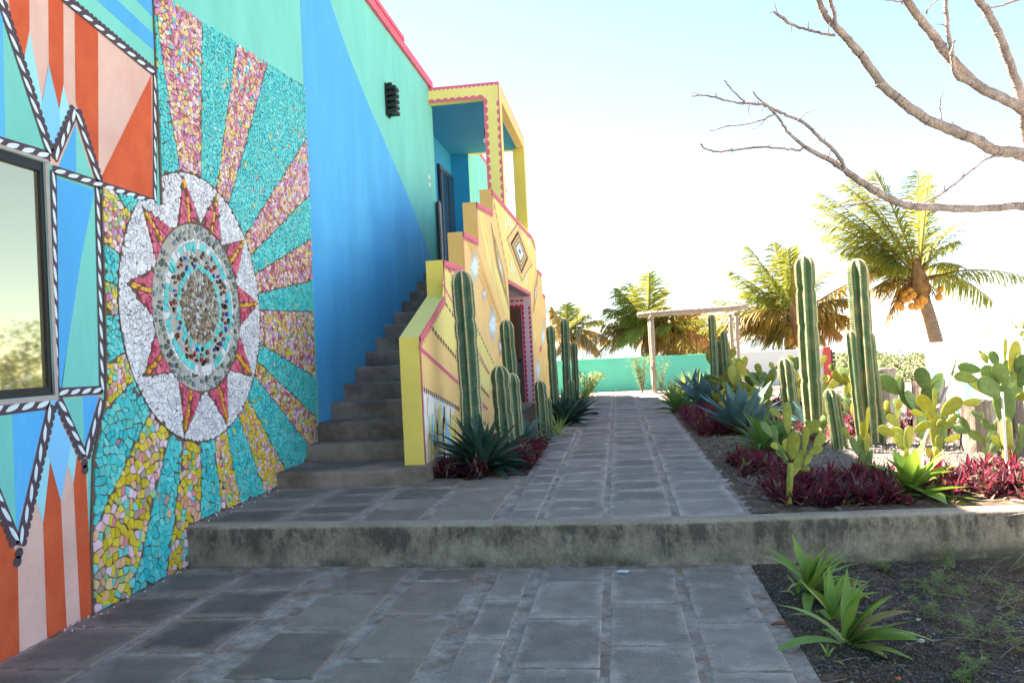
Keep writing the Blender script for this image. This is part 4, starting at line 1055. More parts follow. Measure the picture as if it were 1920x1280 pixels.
opuntia('tallest prickly pear tied to a white stake at the right edge', 6.9,
        [(1886, 800, 1880, 722, 38, 1), (1890, 845, 1886, 790, 26, 1), (1841, 695, 1795, 686, 22, 1), (1833, 713, 1789, 702, 24, 1), (1880, 746, 1834, 710, 33, 1), (1872, 727, 1844, 685, 29, 1), (1889, 721, 1866, 681, 28, 1), (1870, 687, 1858, 657, 20, 1), (1852, 682, 1840, 660, 13), (1884, 680, 1886, 634, 10), (1900, 717, 1905, 638, 25), (1912, 727, 1926, 688, 22, 1), (1888, 845, 1859, 816, 15), (1893, 702, 1888, 674, 20, 1), (1905, 852, 1928, 800, 20, 1), (1890, 732, 1908, 690, 20, 1), (1842, 662, 1834, 657, 6), (1906, 700, 1920, 664, 22, 1), (1904, 745, 1930, 742, 18)], 1890, seed=25, stems=[(1892, 896, 1888, 835, 17), (1889, 840, 1885, 780, 19)])
def opuntia_rand(label, px, pyt, y, seed, me=PADA, spread=.5, n=11, size=.2):
    rs = random.Random(seed); x0 = onT(px, y); top = atY(px, pyt, y).z; H = top-T
    o = thing('prickly_pear', label, 'cactus', (x0, y, T), 'prickly pears in the raised bed')
    lv = [(Vector((x0, y, T-.03)), Vector((rs.uniform(-.15, .15), 0, 1)).normalized())]; k = 0; gen = 0
    while lv and k < n:
        a, d = lv.pop(0); L = min(size*1.35, H*.42)*rs.uniform(.75, 1.15)
        if a.z+L*d.z > top+.02: L = max(.07, (top-a.z)*.9)
        b = a+d*L; place_pad(o, a, b, L*rs.uniform(.5, .68), rs.uniform(-.9, .9), me if rs.random() < .75 else PADB); k += 1
        if b.z < top-.05:
            for _ in range(rs.choice([2, 2, 3])):
                dd = Vector((d.x+rs.uniform(-1, 1)*spread*1.6, rs.uniform(-.5, .5), 1+rs.uniform(-.5, .3))).normalized(); lv.append((a.lerp(b, rs.uniform(.85, .97)), dd))
    return o
opuntia_rand('bushy bright prickly pear against the white garden wall', 1382, 655, 16.0, 31, n=22, size=.3, spread=.7)
opuntia_rand('prickly pear with narrow upright pads left of the stout cactus', 1441, 676, 13.0, 32, n=20, size=.24, spread=.6)
opuntia_rand('thin prickly pear showing above the white wall between the cacti', 1490, 662, 15.0, 33, n=12, size=.24)
opuntia_rand('pale prickly pear in front of the slatted post', 1578, 680, 12.5, 34, n=22, size=.22, spread=.6)
opuntia_rand('prickly pear with long upright pads behind the low twin cactus', 1597, 690, 11.5, 35, n=20, size=.24, spread=.55)
opuntia_rand('prickly pear peeping from behind the three stemmed cactus', 1648, 690, 12.3, 36, n=14, size=.24, spread=.6)
opuntia_rand('small green prickly pear at the far right of the red groundcover', 1915, 790, 7.6, 37, n=9, size=.2, me=PADB)
opuntia_rand('prickly pear between the two grey stumps', 1822, 770, 8.0, 38, n=14, size=.16, spread=.8, me=PADB)
opuntia_rand('low prickly pear with orange pads near the slim cactus group', 1402, 700, 13.6, 39, n=16, size=.2, spread=.7)
opuntia_rand('dark prickly pear behind the leaning pole', 1712, 700, 9.3, 40, n=9, size=.22, me=PADB)
opuntia_rand('yellow prickly pear at the foot of the tallest cactus', 1545, 735, 10.9, 41, n=12, size=.2, spread=.7)
opuntia_rand('tall narrow green prickly pear rising over the second grey stump', 1746, 683, 8.9, 43, n=4, size=.3, me=PADB, spread=.1)
opuntia_rand('knee high prickly pear right of the slim cactus group', 1368, 728, 12.6, 44, n=14, size=.2, spread=.7)
opuntia_rand('low prickly pear between the blue agave and the stout cactus', 1420, 735, 11.6, 45, n=12, size=.18, me=PADB)
opuntia_rand('small sunlit prickly pear at the foot of the coral red pier', 1530, 700, 14.5, 46, n=12, size=.22, spread=.7)
opuntia_rand('low yellow prickly pear in front of the leftmost grey stump', 1668, 745, 10.4, 47, n=12, size=.18, spread=.8)
opuntia_rand('sparse prickly pear sprawling before the broad pale stump', 1830, 800, 7.7, 48, n=7, size=.14, me=PADB, spread=.9)
opuntia_rand('prickly pear cut off by the right edge, behind the stake', 1922, 700, 7.9, 49, n=16, size=.22, spread=.6)
opuntia_rand('prickly pear with round pads before the white wall, right of the pergola', 1408, 668, 17.5, 50, n=16, size=.28, spread=.6)
opuntia_rand('prickly pear left of the three stemmed cactus, low in the bed', 1531, 780, 9.4, 42, n=9, size=.17, me=PADB)

# stumps, stake, leaning pole ----------------------------------------
M_stump = mat('stump_bark', (134, 120, 112), rough=.95, var=.3, scale=7, bump=.9, bscale=26, rgb2=(88, 76, 72), fac2=.5, stretch=(1, 1, .35))
def stump(label, px, y, wpx, hz, seed):
    r = random.Random(seed); x = onT(px, y); R = wpx/2*y/1500; mb = MB(); N = 18; vs = []; ph = [r.uniform(0, 6) for _ in range(4)]
    hs = [-.05, .03, .12, .25, .4, .55, hz-T-.03, hz-T, hz-T-.01]; fr = [1.12, 1.06, 1.0, .97, .94, .92, .93, .88, .6]
    hs = [h for h in hs if h <= hz-T+.001]; fr = fr[:len(hs)-3]+[.93, .88, .6] if len(hs) >= 4 else fr
    for h, f in zip(hs, fr):
        for k in range(N):
            a = 2*math.pi*k/N; q = 1+.06*math.sin(3*a+ph[0])+.04*math.sin(7*a+ph[1])+r.uniform(-.025, .025); vs.append((x+R*f*q*math.cos(a), y+R*f*q*math.sin(a), T+h+r.uniform(-.008, .008)))
    L = len(hs); mb.add(vs, [(j*N+k, j*N+(k+1) % N, (j+1)*N+(k+1) % N, (j+1)*N+k) for j in range(L-1) for k in range(N)]+[tuple((L-1)*N+k for k in range(N))], M_stump)
    tag(mb.build('tree_stump', smooth=False), label, 'stump', 'weathered stumps along the boundary wall')
stump('grey weathered stump leftmost of the row, behind the three stemmed cactus', 1642, 11.6, 52, .99, 1)
stump('grey stump behind the upright prickly pear', 1728, 9.7, 58, .93, 2)
stump('broad pale brown stump right of the leaning pole', 1810, 8.4, 56, .78, 3)
stump('ridged grey stump behind the staked prickly pear', 1868, 7.9, 44, .83, 4)
g = MB(); g.tube([atY(1889, 892, 6.78), atY(1879, 735, 6.78)], [.011, .011], M_white, 8); tag(g.build('garden_stake'), 'white garden stake supporting the tallest prickly pear', 'stake')
g = MB(); a, b = atY(1757, 772, 8.6), atY(1784, 706, 8.9); a = a+(a-b)*1.4; g.tube([a, b], [.026, .02], M_wood, 8); g.tube([b, atY(1794, 667, 9.0)], [.018, .007], M_cac, 6)
tag(g.build('leaning_pole', smooth=True), 'pale leaning pole with a thin dry tip above the stumps', 'pole')

# agaves and other rosettes -------------------------------------------
M_agd = mat('agave_dark_green', (52, 84, 70), rough=.5, var=.16, scale=6, bump=.1, trans=.08)
M_agb = mat('agave_blue_green', (94, 126, 126), rough=.5, var=.14, scale=6, bump=.1, trans=.1)
M_agg = mat('leaf_fresh_green', (84, 124, 72), rough=.5, var=.18, scale=6, bump=.1, trans=.2, tcol=(150, 180, 60))
M_brom = mat('bromeliad_leaf', (132, 162, 76), rough=.42, var=.18, scale=7, bump=.08, trans=.26, tcol=(140, 166, 56), rgb2=(140, 168, 80), fac2=.4)
M_dry = mat('dry_leaf', (160, 128, 98), rough=.8, var=.25, scale=9, bump=.1)
M_yuc = mat('yucca_leaf', (140, 164, 96), rough=.55, var=.2, scale=9, bump=.05, trans=.25, tcol=(200, 206, 90))
agprof = lambda t: (.55+.45*math.sin(math.pi*min(1, t*1.35+.02)))*(1-t**3.2) if t < 1 else 0
lilprof = lambda t: (.42+.58*math.sin(math.pi*min(1, t*.9+.12)))*(1-t**4)
def rosette(name, label, cat, px, py, y, n, L, wd, el0, el1, bend, m, seed, z=None, group=None, prof=agprof, fold=.5, seg=6, m2=None, f2=.0, azc=None, parts=True, spread=.05, x=None):
    rs = random.Random(seed); x = onT(px, y) if x is None else x; z = T-.01 if z is None else z
    o = thing(name, label, cat, (x, y, z), group); ga = 2.39996
    jn = MB()
    for i in range(n):
        t = i/max(1, n-1)                      # 0 = heart leaf, 1 = oldest
        az = i*ga+rs.uniform(-.25, .25); el = el0+(el1-el0)*t**.8+rs.uniform(-.1, .1); ln = L*(.62+.38*math.sin(math.pi*(.2+.6*t)))*rs.uniform(.82, 1.12)
        if azc is not None and rs.random() < .6: az = azc[0]+rs.uniform(-1, 1)*azc[1]
        mb = MB(); b0 = (x+math.cos(az)*spread*t, y+math.sin(az)*spread*t, z+.02+.04*(1-t))
        mb.blade(b0, az, ln, wd*rs.uniform(.8, 1.15), el, bend*(.4+.8*t)*rs.uniform(.3, 1.7), m2 if (m2 and rs.random() < f2) else m, seg=seg, fold=fold, prof=prof, twist=rs.uniform(-.5, .5))
        sub(mb.build('leaf', smooth=True), o)
    return o
AG = 'agave'
rosette('agave', 'big dark agave at the foot of the yellow stair wall', AG, 896, 0, 7.85, 60, .64, .135, 1.45, .02, -.5, M_agd, 51, group='agaves')
rosette('agave', 'dark agave between the cactus clump and the purple leaves', AG, 985, 0, 9.7, 26, .48, .085, 1.4, .1, -.8, M_agb, 52, group='agaves')
rosette('agave', 'dark bluish agave below the slim cacti', AG, 1056, 0, 12.4, 46, .60, .125, 1.4, .05, -.5, M_agd, 53, group='agaves')
rosette('agave', 'small dark agave at the path edge near the end of the wall bed', AG, 1085, 0, 14.0, 30, .5, .10, 1.4, .1, -.5, M_agd, 54, group='agaves')
rosette('agave', 'large blue grey agave with broad upright leaves in the right bed', AG, 1385, 0, 10.4, 22, .74, .22, 1.45, .5, -.15, M_agb, 55, group='agaves')
rosette('agave', 'tall narrow blue agave before the slim cactus group', AG, 1318, 0, 14.2, 16, .80, .19, 1.45, .6, -.15, M_agb, 56, group='agaves')
rosette('agave', 'blue agave half hidden behind the yellow grass clumps', AG, 1300, 0, 16.4, 16, .74, .18, 1.4, .3, -.4, M_agb, 57, group='agaves')
rosette('agave', 'broad green agave among the purple leaves at the path edge', AG, 1272, 0, 13.9, 20, .46, .15, 1.4, .2, -.4, M_agg, 58, group='agaves')
rosette('strappy_plant', 'spreading green strap leaved plant in front of the blue agave', 'plant', 1428, 0, 8.7, 60, .52, .045, 1.4, .05, -.9, M_agg, 59, prof=lilprof, fold=.3)
rosette('strappy_plant', 'green strap leaved plant at the foot of the stout cactus', 'plant', 1462, 0, 8.9, 40, .46, .045, 1.4, .1, -.9, M_agg, 60, prof=lilprof, fold=.3)
rosette('agave', 'blue agave below the low twin cactus', AG, 1505, 0, 10.9, 18, .42, .13, 1.4, .2, -.3, M_agb, 61, group='agaves')
rosette('bromeliad', 'large glossy green bromeliad with sunlit tips at the kerb', 'plant', 1697, 0, 6.3, 26, .40, .125, 1.35, .0, -.5, M_brom, 62, prof=lilprof, fold=.35)
rosette('bromeliad', 'wide flat leaf clump lying against the kerb', 'plant', 1722, 0, 6.05, 7, .36, .09, .3, .0, -.3, M_brom, 63, prof=lilprof, fold=.3, azc=(-.5, .5))
rosette('yucca', 'pale grassy yucca at the path edge near the pergola', 'plant', 1262, 0, 16.2, 110, .55, .022, 1.5, .1, -.35, M_yuc, 64, seg=3, fold=.2, group='grassy yuccas')
rosette('yucca', 'second pale yucca, behind the first by the pergola', 'plant', 1285, 0, 18.0, 110, .62, .022, 1.5, .1, -.35, M_yuc, 65, seg=3, fold=.2, group='grassy yuccas')
rosette('yucca', 'narrow grassy yucca against the turquoise end wall', 'plant', 1310, 0, 19.6, 80, .62, .024, 1.5, .2, -.35, M_yuc, 66, seg=3, fold=.2, group='grassy yuccas')
rosette('yucca', 'grassy clump at the far end of the wall bed', 'plant', 1098, 0, 17.6, 90, .6, .022, 1.5, .1, -.5, M_yuc, 67, seg=3, fold=.2, group='grassy yuccas')
rosette('strappy_plant', 'dry tipped grass clump at the path edge below the dark agave', 'plant', 1044, 0, 10.7, 40, .38, .018, 1.4, .2, -.8, M_yuc, 68, seg=4, fold=.2)
# foreground clumps in the lower bed
zf = -.005
def lily(label, px, py, n, L, wd, seed, azc, el1=.15):
    p = atZ(px, py, zf); return rosette('spider_lily', label, 'plant', 0, 0, p.y, n, L, wd, 1.45, el1, -.95, M_brom, seed, z=zf, prof=lilprof, fold=.28, seg=7, m2=M_dry, f2=.1, azc=azc, x=p.x, group='strap leaved clumps in the lower bed', spread=.03)
lily('largest strap leaved clump, right under the kerb', 1520, 1120, 36, .35, .060, 71, (.1, 1.3))
lily('middle strap leaved clump, partly behind the front one', 1562, 1172, 14, .27, .052, 72, (1.2, 2.5), .5)
lily('front strap leaved clump with a long leaf reaching right', 1588, 1218, 22, .37, .066, 73, (.1, 1.2), .05)
lily('tiny sprout beside the front clump', 1552, 1248, 7, .07, .012, 74, None, .3)
lily('tiny sprout left of the largest clump', 1496, 1126, 8, .12, .02, 75, None, .3)

# purple ground cover --------------------------------------------------
M_pur = mat('purple_leaf', (76, 38, 50), rough=.38, var=.45, scale=18, bump=.05, trans=.3, tcol=(176, 64, 90), rgb2=(52, 38, 44), fac2=.55, s2=14)
M_purd = mat('purple_leaf_dry', (150, 110, 96), rough=.8, var=.3, scale=14, bump=.05, trans=.15)
def cover(label, area, n, seed, size=.13, sit=.035):
    rs = random.Random(seed); mb = MB()
    for _ in range(n):
        x, y = area(rs); h = rs.uniform(.0, .13); s = size*rs.uniform(.45, 1.3)
        for i in range(rs.choice([9, 11, 13])):
            az = i*2.4+rs.uniform(-.3, .3); el = rs.uniform(.25, 1.4)
            mb.blade((x+rs.uniform(-.02, .02), y+rs.uniform(-.02, .02), T-.01+h*rs.random()), az, s*rs.uniform(.7, 1.2), .024*rs.uniform(.8, 1.3), el, -.5*rs.random(), (M_pur if rs.random() < (.9 if el > .6 else .62) else (M_purd if rs.random() < .8 else M_agg)), seg=3, fold=.5)
    o = mb.build('purple_groundcover', kind='stuff'); o['label'] = label; o['category'] = 'ground cover'
inr = lambda x0, x1, y0, y1: (lambda r: (r.uniform(x0, x1), y0+(y1-y0)*r.random()))
def edged(x0, x1, y0, y1): return lambda r: (x0+(x1-x0)*r.random()+.05*math.sin(9*r.random()), r.uniform(y0, y1))
cover('dark purple leaves along the path edge, from the kerb to the prickly pear', lambda r: (r.uniform(1.08, 1.95), r.uniform(5.85, 6.75)), 190, 81)
cover('purple leaf patch beside the path in the middle of the bed', lambda r: (1.0+abs(r.gauss(0, .22)), r.uniform(7.1, 8.1)), 60, 86)
cover('deep purple leaves between the path and the blue agave', lambda r: (r.uniform(.95, 1.55), r.uniform(10.2, 13.6)), 230, 82, size=.17)
cover('sunlit magenta leaves at the right end of the kerb', lambda r: (r.uniform(2.2, 4.2), r.uniform(5.95, 7.1)), 300, 83)
cover('dark purple leaves between the big agave and the path', lambda r: (r.uniform(-1.22, -.92), r.uniform(8.0, 9.7)), 90, 84, size=.15)
cover('dark leaves low behind the big agave by the pier', lambda r: (r.uniform(-1.85, -1.3), r.uniform(7.45, 8.3)), 60, 87)
cover('reddish leaves at the far end of the wall bed', lambda r: (r.uniform(-1.25, -.92), r.uniform(12.5, 16.5)), 110, 85, size=.17)
cover('scattered red leaves around the sunlit cacti', lambda r: (r.uniform(1.9, 4.1), r.uniform(9, 15)), 130, 88, size=.14)

# ================================================================== SHRUBS AND WEEDS
M_leafs = mat('shrub_leaf', (100, 128, 78), rough=.5, var=.3, scale=12, bump=0, trans=.3, tcol=(180, 200, 90))
M_twig = mat('twig_grey', (150, 136, 132), rough=.8, var=.2, scale=12, bump=.2)
M_flow = mat('flower_pink', (226, 110, 160), rough=.6, bump=0, trans=.3)
M_flow2 = mat('flower_cream', (230, 214, 170), rough=.6, bump=0, trans=.3)
def shrub(name, label, x, y, z, h, rad_, nst, nleaf, seed, lm=M_leafs, fl=None, nf=0, lsz=.035, cat='shrub'):
    rs = random.Random(seed); o = thing(name, label, cat, (x, y, z)); tw = MB(); lf = MB(); fw = MB()
    for i in range(nst):
        az = rs.uniform(0, 6.28); sp = rs.uniform(.2, 1)*rad_; pts = []; k = 6
        for j in range(k+1):
            t = j/k; pts.append(Vector((x+math.cos(az)*sp*t**1.3+rs.uniform(-.02, .02)*h, y+math.sin(az)*sp*t**1.3+rs.uniform(-.02, .02)*h, z+h*rs.uniform(.9, 1.02)*t*(1-.2*(sp/rad_)*t))))
        tw.tube(pts, [.009*h*(1-.8*j/k)+.0015 for j in range(k+1)], M_twig, 4, cap=False)
        for q in range(nleaf//nst):
            t = rs.uniform(.15, 1)*k; j = min(k-1, int(t)); p = pts[j].lerp(pts[j+1], t-j)+Vector((rs.uniform(-1, 1), rs.uniform(-1, 1), rs.uniform(-1, 1)))*.12*h*rs.random()
            a = rs.uniform(0, 6.28); lf.blade(p, a, lsz*rs.uniform(.6, 1.4), lsz*.42, rs.uniform(-.5, 1.2), -.4, lm, seg=2, fold=.3)
            if fl and rs.random() < nf:
                for b in range(5): fw.blade(p, b*1.256, .03, .022, .4, -.2, fl, seg=1, fold=.1, tip=.8)
    sub(tw.build('stem'), o); q = sub(lf.build('foliage', kind='stuff'), o)
    if fl: sub(fw.build('flower', kind='stuff'), o)
    return o
xx = onT(1205, 19.6); shrub('climbing_rose', 'thin flowering climber with pink blooms around the pergola post', xx, 19.6, T, 1.0, .45, 14, 700, 91, fl=M_flow, nf=.03, lsz=.05)
xx = onT(1240, 19.8); shrub('wispy_shrub', 'wispy shrub to the right of the pergola post', xx, 19.8, T, .95, .4, 10, 350, 92, lsz=.045)
xx = onT(1102, 18.8); shrub('flowering_bush', 'low bush with cream flowers at the left end of the turquoise wall', xx, 19.2, T, .62, .5, 16, 900, 93, fl=M_flow2, nf=.12, lsz=.06)
# bare twiggy shrub beyond the yellow wall
def twigs(name, label, x, y, z, h, seed, spread=.5, n=9, cat='shrub'):
    rs = random.Random(seed); mb = MB()
    def br(p, d, L, r, lev):
        k = 4; pts = [Vector(p)]; dd = d.copy()
        for j in range(k): dd = (dd+Vector((rs.uniform(-.2, .2), rs.uniform(-.2, .2), rs.uniform(-.05, .15)))).normalized(); pts.append(pts[-1]+dd*L/k)
        mb.tube(pts, [r*(1-.6*j/k) for j in range(k+1)], M_twig, 4, cap=False)
        if lev > 0:
            for _ in range(3): j = rs.randint(1, k); nd = (dd+Vector((rs.uniform(-.7, .7), rs.uniform(-.4, .4), rs.uniform(0, .6)))).normalized(); br(pts[j], nd, L*.6, r*.5, lev-1)
    for i in range(n): br((x, y, z), Vector((rs.uniform(-spread, spread), rs.uniform(-.3, .3), 1)).normalized(), h*.5*rs.uniform(.7, 1), .014, 2)
    o = mb.build(name); tag(o, label, cat); return o
twigs('bare_shrub', 'leafless twiggy shrub rising behind the end of the yellow wall', onT(1082, 22.5), 22.5, 0, 3.6, 95)

M_weed = mat('weed_leaf', (112, 134, 66), rough=.6, var=.3, scale=20, bump=0, trans=.25, rgb2=(140, 140, 70), fac2=.4)
rw = random.Random(17)
def weed(label, px, py, h, seed):
    p = atZ(px, py, 0); rs = random.Random(seed); o = thing('weed', label, 'weed', (p.x, p.y, -.01), 'feathery weeds in the lower bed'); tw = MB(); lf = MB()
    for i in range(rs.choice([3, 4, 5])):
        az = rs.uniform(0, 6.28); el = rs.uniform(.3, 1.1); pts = [Vector((p.x, p.y, -.01))]; d = Vector((math.cos(az)*math.cos(el), math.sin(az)*math.cos(el), math.sin(el)))
        for j in range(5): d = (d+Vector((rs.uniform(-.2, .2), rs.uniform(-.2, .2), -.12))).normalized(); pts.append(pts[-1]+d*h/4)
        tw.tube(pts, [.0022]*3+[.0014]*3, M_twig, 4, cap=False)
        for q in pts[1:]:
            for _ in range(2):
                c = q+Vector((rs.uniform(-.02, .02), rs.uniform(-.02, .02), rs.uniform(-.005, .02))); a0 = rs.uniform(0, 6.28)
                for k in range(6): lf.blade(c, a0+k*1.05, rs.uniform(.018, .04), .006, rs.uniform(-.2, .7), -.3, M_weed, seg=2, fold=.2)
    sub(tw.build('stem'), o); sub(lf.build('foliage'), o)
wl = [('feathery weed touching the kerb at the right edge', 1890, 1068, .3), ('bushy weed below the kerb, right of the gravel gap', 1838, 1092, .2), ('weed in the middle of the lower bed', 1790, 1062, .16), ('weed with red tipped shoots near the right edge', 1868, 1140, .24),
      ('small weed left of the bushy ones', 1748, 1100, .14), ('weed near the bottom right corner', 1895, 1210, .22), ('low pale weed right of the front leaf clump', 1740, 1155, .10), ('spindly weed in the lower right', 1835, 1190, .2), ('little weed behind the pale stones', 1800, 1118, .14), ('lowest weed at the bottom edge', 1808, 1262, .1), ('weed at the foot of the kerb by the big leaf clump', 1660, 1068, .08)]
for i, (l, a, b, h) in enumerate(wl): weed(l, a, b, h, 200+i)
# dry straws, stones and litter
g = MB(); rs = random.Random(9)
for i in range(60):
    p = atZ(rs.uniform(1560, 1960), rs.uniform(1050, 1290), 0); a = rs.uniform(0, 6.28); L = rs.uniform(.03, .16); d = Vector((math.cos(a), math.sin(a), rs.uniform(-.03, .12)))
    c = Vector((p.x, p.y, .006)); g.tube([c-d*L/2+Vector((0, 0, .004)), c+Vector((rs.uniform(-.01, .01), rs.uniform(-.01, .01), .006)), c+d*L/2], [.0012, .0013, .0008], M_twig, 4, cap=False)
o = g.build('dry_straw', kind='stuff'); o['label'] = 'dry straws scattered over the lower bed'; o['category'] = 'straw'
g = MB(); g2 = []
for i in range(320):
    x, y = rs.choice([(rs.uniform(1.0, 4.1), rs.uniform(5.78, 6.6)), (rs.uniform(.92, 1.3), rs.uniform(5.8, 13)), (rs.uniform(-1.2, -.9), rs.uniform(7.5, 15))]); g.blade((x, y, T+.012), rs.uniform(0, 6.28), rs.uniform(.04, .13), rs.uniform(.008, .02), rs.uniform(-.1, .6), rs.uniform(-1.4, .6), rs.choice([M_purd, M_dry, M_twig]), seg=3, fold=.4, twist=rs.uniform(-1, 1))
for i in range(70):
    p = atZ(rs.uniform(1420, 1800), rs.uniform(935, 955), T); a = rs.uniform(0, 6.28)
    g.blade((p.x+.05, p.y+.12+rs.uniform(-.05, .25), T+.01), a, rs.uniform(.04, .1), .012, rs.uniform(.0, .5), -.8, M_purd, seg=3, fold=.3)
for i in range(60):
    g.blade((.93+rs.uniform(0, .12), rs.uniform(6.0, 9.0), T+.01), rs.uniform(0, 6.28), rs.uniform(.03, .08), .012, rs.uniform(.0, .5), -.8, M_purd, seg=3, fold=.3)
o = g.build('leaf_litter', kind='stuff'); o['label'] = 'dry curled leaf litter behind the kerb'; o['category'] = 'leaf litter'
g3 = MB()
for i in range(46):
    a_ = rs.random()
    x, y, z = (rs.uniform(-3, .7), rs.uniform(2.6, 5.4), .008) if a_ < .5 else (rs.uniform(-3, .75), 5.7+rs.random()**2*9, T+.008)
    if x < -.9 and y > 7.1: continue
    s_ = rs.uniform(.006, .02); g3.blade((x, y, z), rs.uniform(0, 6.28), s_*2, s_, rs.uniform(0, .3), -.5, rs.choice([M_dry, M_twig, M_purd]), seg=2, fold=.3)
o = g3.build('fallen_leaves', kind='stuff'); o['label'] = 'tiny dry leaf bits lying on the paving'; o['category'] = 'leaf litter'
def stone(name, label, px, py, s, m, z=0, cat='stone', sc=(1, .7, .5)):
    p = atZ(px, py, z); r = random.Random(px); mb = MB(); mb.sphere((p.x, p.y, z+s*sc[2]*.6), s, m, sc, 8, 5); mb.v = [tuple(c+r.uniform(-.12, .12)*s for c in v) for v in mb.v]
    tag(mb.build(name), label, cat)
M_lit = mat('pale_stone', (200, 192, 176), var=.1, scale=20, bump=.1)
stone('stone', 'pale stone in the lower bed right of the front leaf clump', 1722, 1162, .013, M_lit)
stone('stone', 'flat cream stone beside the long leaf', 1727, 1202, .018, M_lit)
stone('stone', 'small white stone near the bottom right', 1845, 1235, .012, M_lit)
stone('stone', 'whitish pebble below the kerb', 1652, 1046, .013, M_lit)
stone('stone', 'orange chip at the bottom edge of the bed', 1683, 1272, .013, mat('orange_chip', (190, 110, 70)))
p = atZ(1461, 1171, .01); g = MB(); g.tube([Vector((p.x-.04, p.y, .012)), Vector((p.x-.01, p.y+.003, .02)), Vector((p.x+.02, p.y, .02)), Vector((p.x+.045, p.y-.002, .012))], [.006, .011, .010, .004], mat('seed_pod', (128, 82, 66), rough=.6), 8)
tag(g.build('seed_pod', smooth=True), 'brown seed pod lying at the edge of the patio', 'seed pod')
p = atZ(1168, 1073, .012); g = MB(); g.add([(p.x-.045, p.y, .02), (p.x+.03, p.y-.012, .02), (p.x+.045, p.y+.006, .026), (p.x-.02, p.y+.02, .024)], [(0, 1, 2, 3)], M_wav); g.v += []; g.add([(p.x-.045, p.y, .014), (p.x+.03, p.y-.012, .014), (p.x+.045, p.y+.006, .018), (p.x-.02, p.y+.02, .018)], [(3, 2, 1, 0)], M_wav)
tag(g.build('paper_scrap'), 'white paper scrap on the patio below the kerb', 'litter')
g = MB(); 
for i in range(45):
    u = rs.uniform(4.2, 5.5); x = W+.01+abs(rs.gauss(0, .05)); s = rs.uniform(.002, .008); g.box((x, u, .0), (x+s, u+s*1.3, .012+s*.6), rs.choice([mtile['white'], mtile['grey'], M_mortar, mtile['pinkwhite'], M_mortar]), jit=.002)
for i in range(40):
    u = rs.uniform(5.7, 7.1); x = W+.01+abs(rs.gauss(0, .06)); s = rs.uniform(.003, .009); g.box((x, u, T), (x+s, u+s*1.3, T+.012+s*.6), rs.choice([mtile['white'], mtile['grey'], M_mortar]), jit=.002)
o = g.build('tile_chips', kind='stuff'); o['label'] = 'tiny fallen tile chips along the foot of the mosaic'; o['category'] = 'rubble'

# ================================================================== PALMS
M_pg = mat('palm_leaf_green', (122, 136, 60), rough=.42, var=.35, scale=4, bump=0, trans=.34, tcol=(164, 164, 52), rgb2=(150, 142, 64), fac2=.42)
M_py = mat('palm_leaf_golden', (168, 138, 58), rough=.55, var=.35, scale=4, bump=0, trans=.34, tcol=(178, 140, 50), rgb2=(96, 96, 42), fac2=.45)
M_pb = mat('palm_leaf_dry', (164, 126, 84), rough=.7, var=.3, scale=4, bump=0, trans=.3)
M_pt = mat('palm_trunk_bark', (138, 118, 104), rough=.9, var=.25, scale=5, bump=.5, bscale=20, stretch=(1, 1, 3))
M_rach = mat('palm_midrib', (150, 120, 62), rough=.5, var=.12, bump=0)
M_coco = mat('coconut_orange', (206, 146, 66), rough=.6, var=.3, scale=9, bump=.05)
WIND = Vector((-.55, -.1, -.05))
def frond(par, c, tip, up, m, rs, leaf=.62, pairs=64, wind=1.0, hang=.5, wdt=.05, rm=M_rach):
    c, tip = Vector(c), Vector(tip); L0 = (tip-c).length; midp = c.lerp(tip, .45)+Vector((0, 0, up*L0)); mb = MB()
    K = 14; P = []
    for i in range(K+1): t = i/K; P.append(c*(1-t)**2+midp*2*t*(1-t)+tip*t*t)
    mb.tube(P, [.035*(1-.88*i/K)+.004 for i in range(K+1)], rm, 5, cap=False)
    def at(t): t *= K; i = min(K-1, int(t)); return P[i].lerp(P[i+1], t-i), (P[i+1]-P[i]).normalized()
    for i in range(pairs):
        t = .16+.84*(i+.5)/pairs; p, d = at(t)
        s = d.cross(Vector((0, 0, 1))); s = s.normalized() if s.length > .1 else Vector((1, 0, 0)); n = s.cross(d)
        ll = leaf*1.45*(math.sin(math.pi*min(1, .12+.86*t**.9))**.55)*rs.uniform(.7, 1.15)
        for sg in (1, -1):
            dr = (d*.75+s*sg*.8+n*.15+WIND*wind*.35+Vector((rs.uniform(-.1, .1), rs.uniform(-.1, .1), rs.uniform(-.1, .1)))).normalized()
            q = [p]; cur = dr.copy(); seg = 3
            for k in range(seg): cur = (cur+Vector((0, 0, -hang*rs.uniform(.6, 1.4)))+WIND*wind*.22).normalized(); q.append(q[-1]+cur*ll/seg)
            wv = d.cross(dr).cross(dr)
            wv = wv.normalized() if wv.length > .01 else d
            ws = [.6, 1, .75, .05]; vs = []
            for k in range(seg+1): vs += [q[k]+wv*wdt/2*ws[k], q[k]-wv*wdt/2*ws[k]]
            mb.add(vs, [(2*k, 2*k+1, 2*k+3, 2*k+2) for k in range(seg)], m)
    return sub(mb.build('frond'), par)
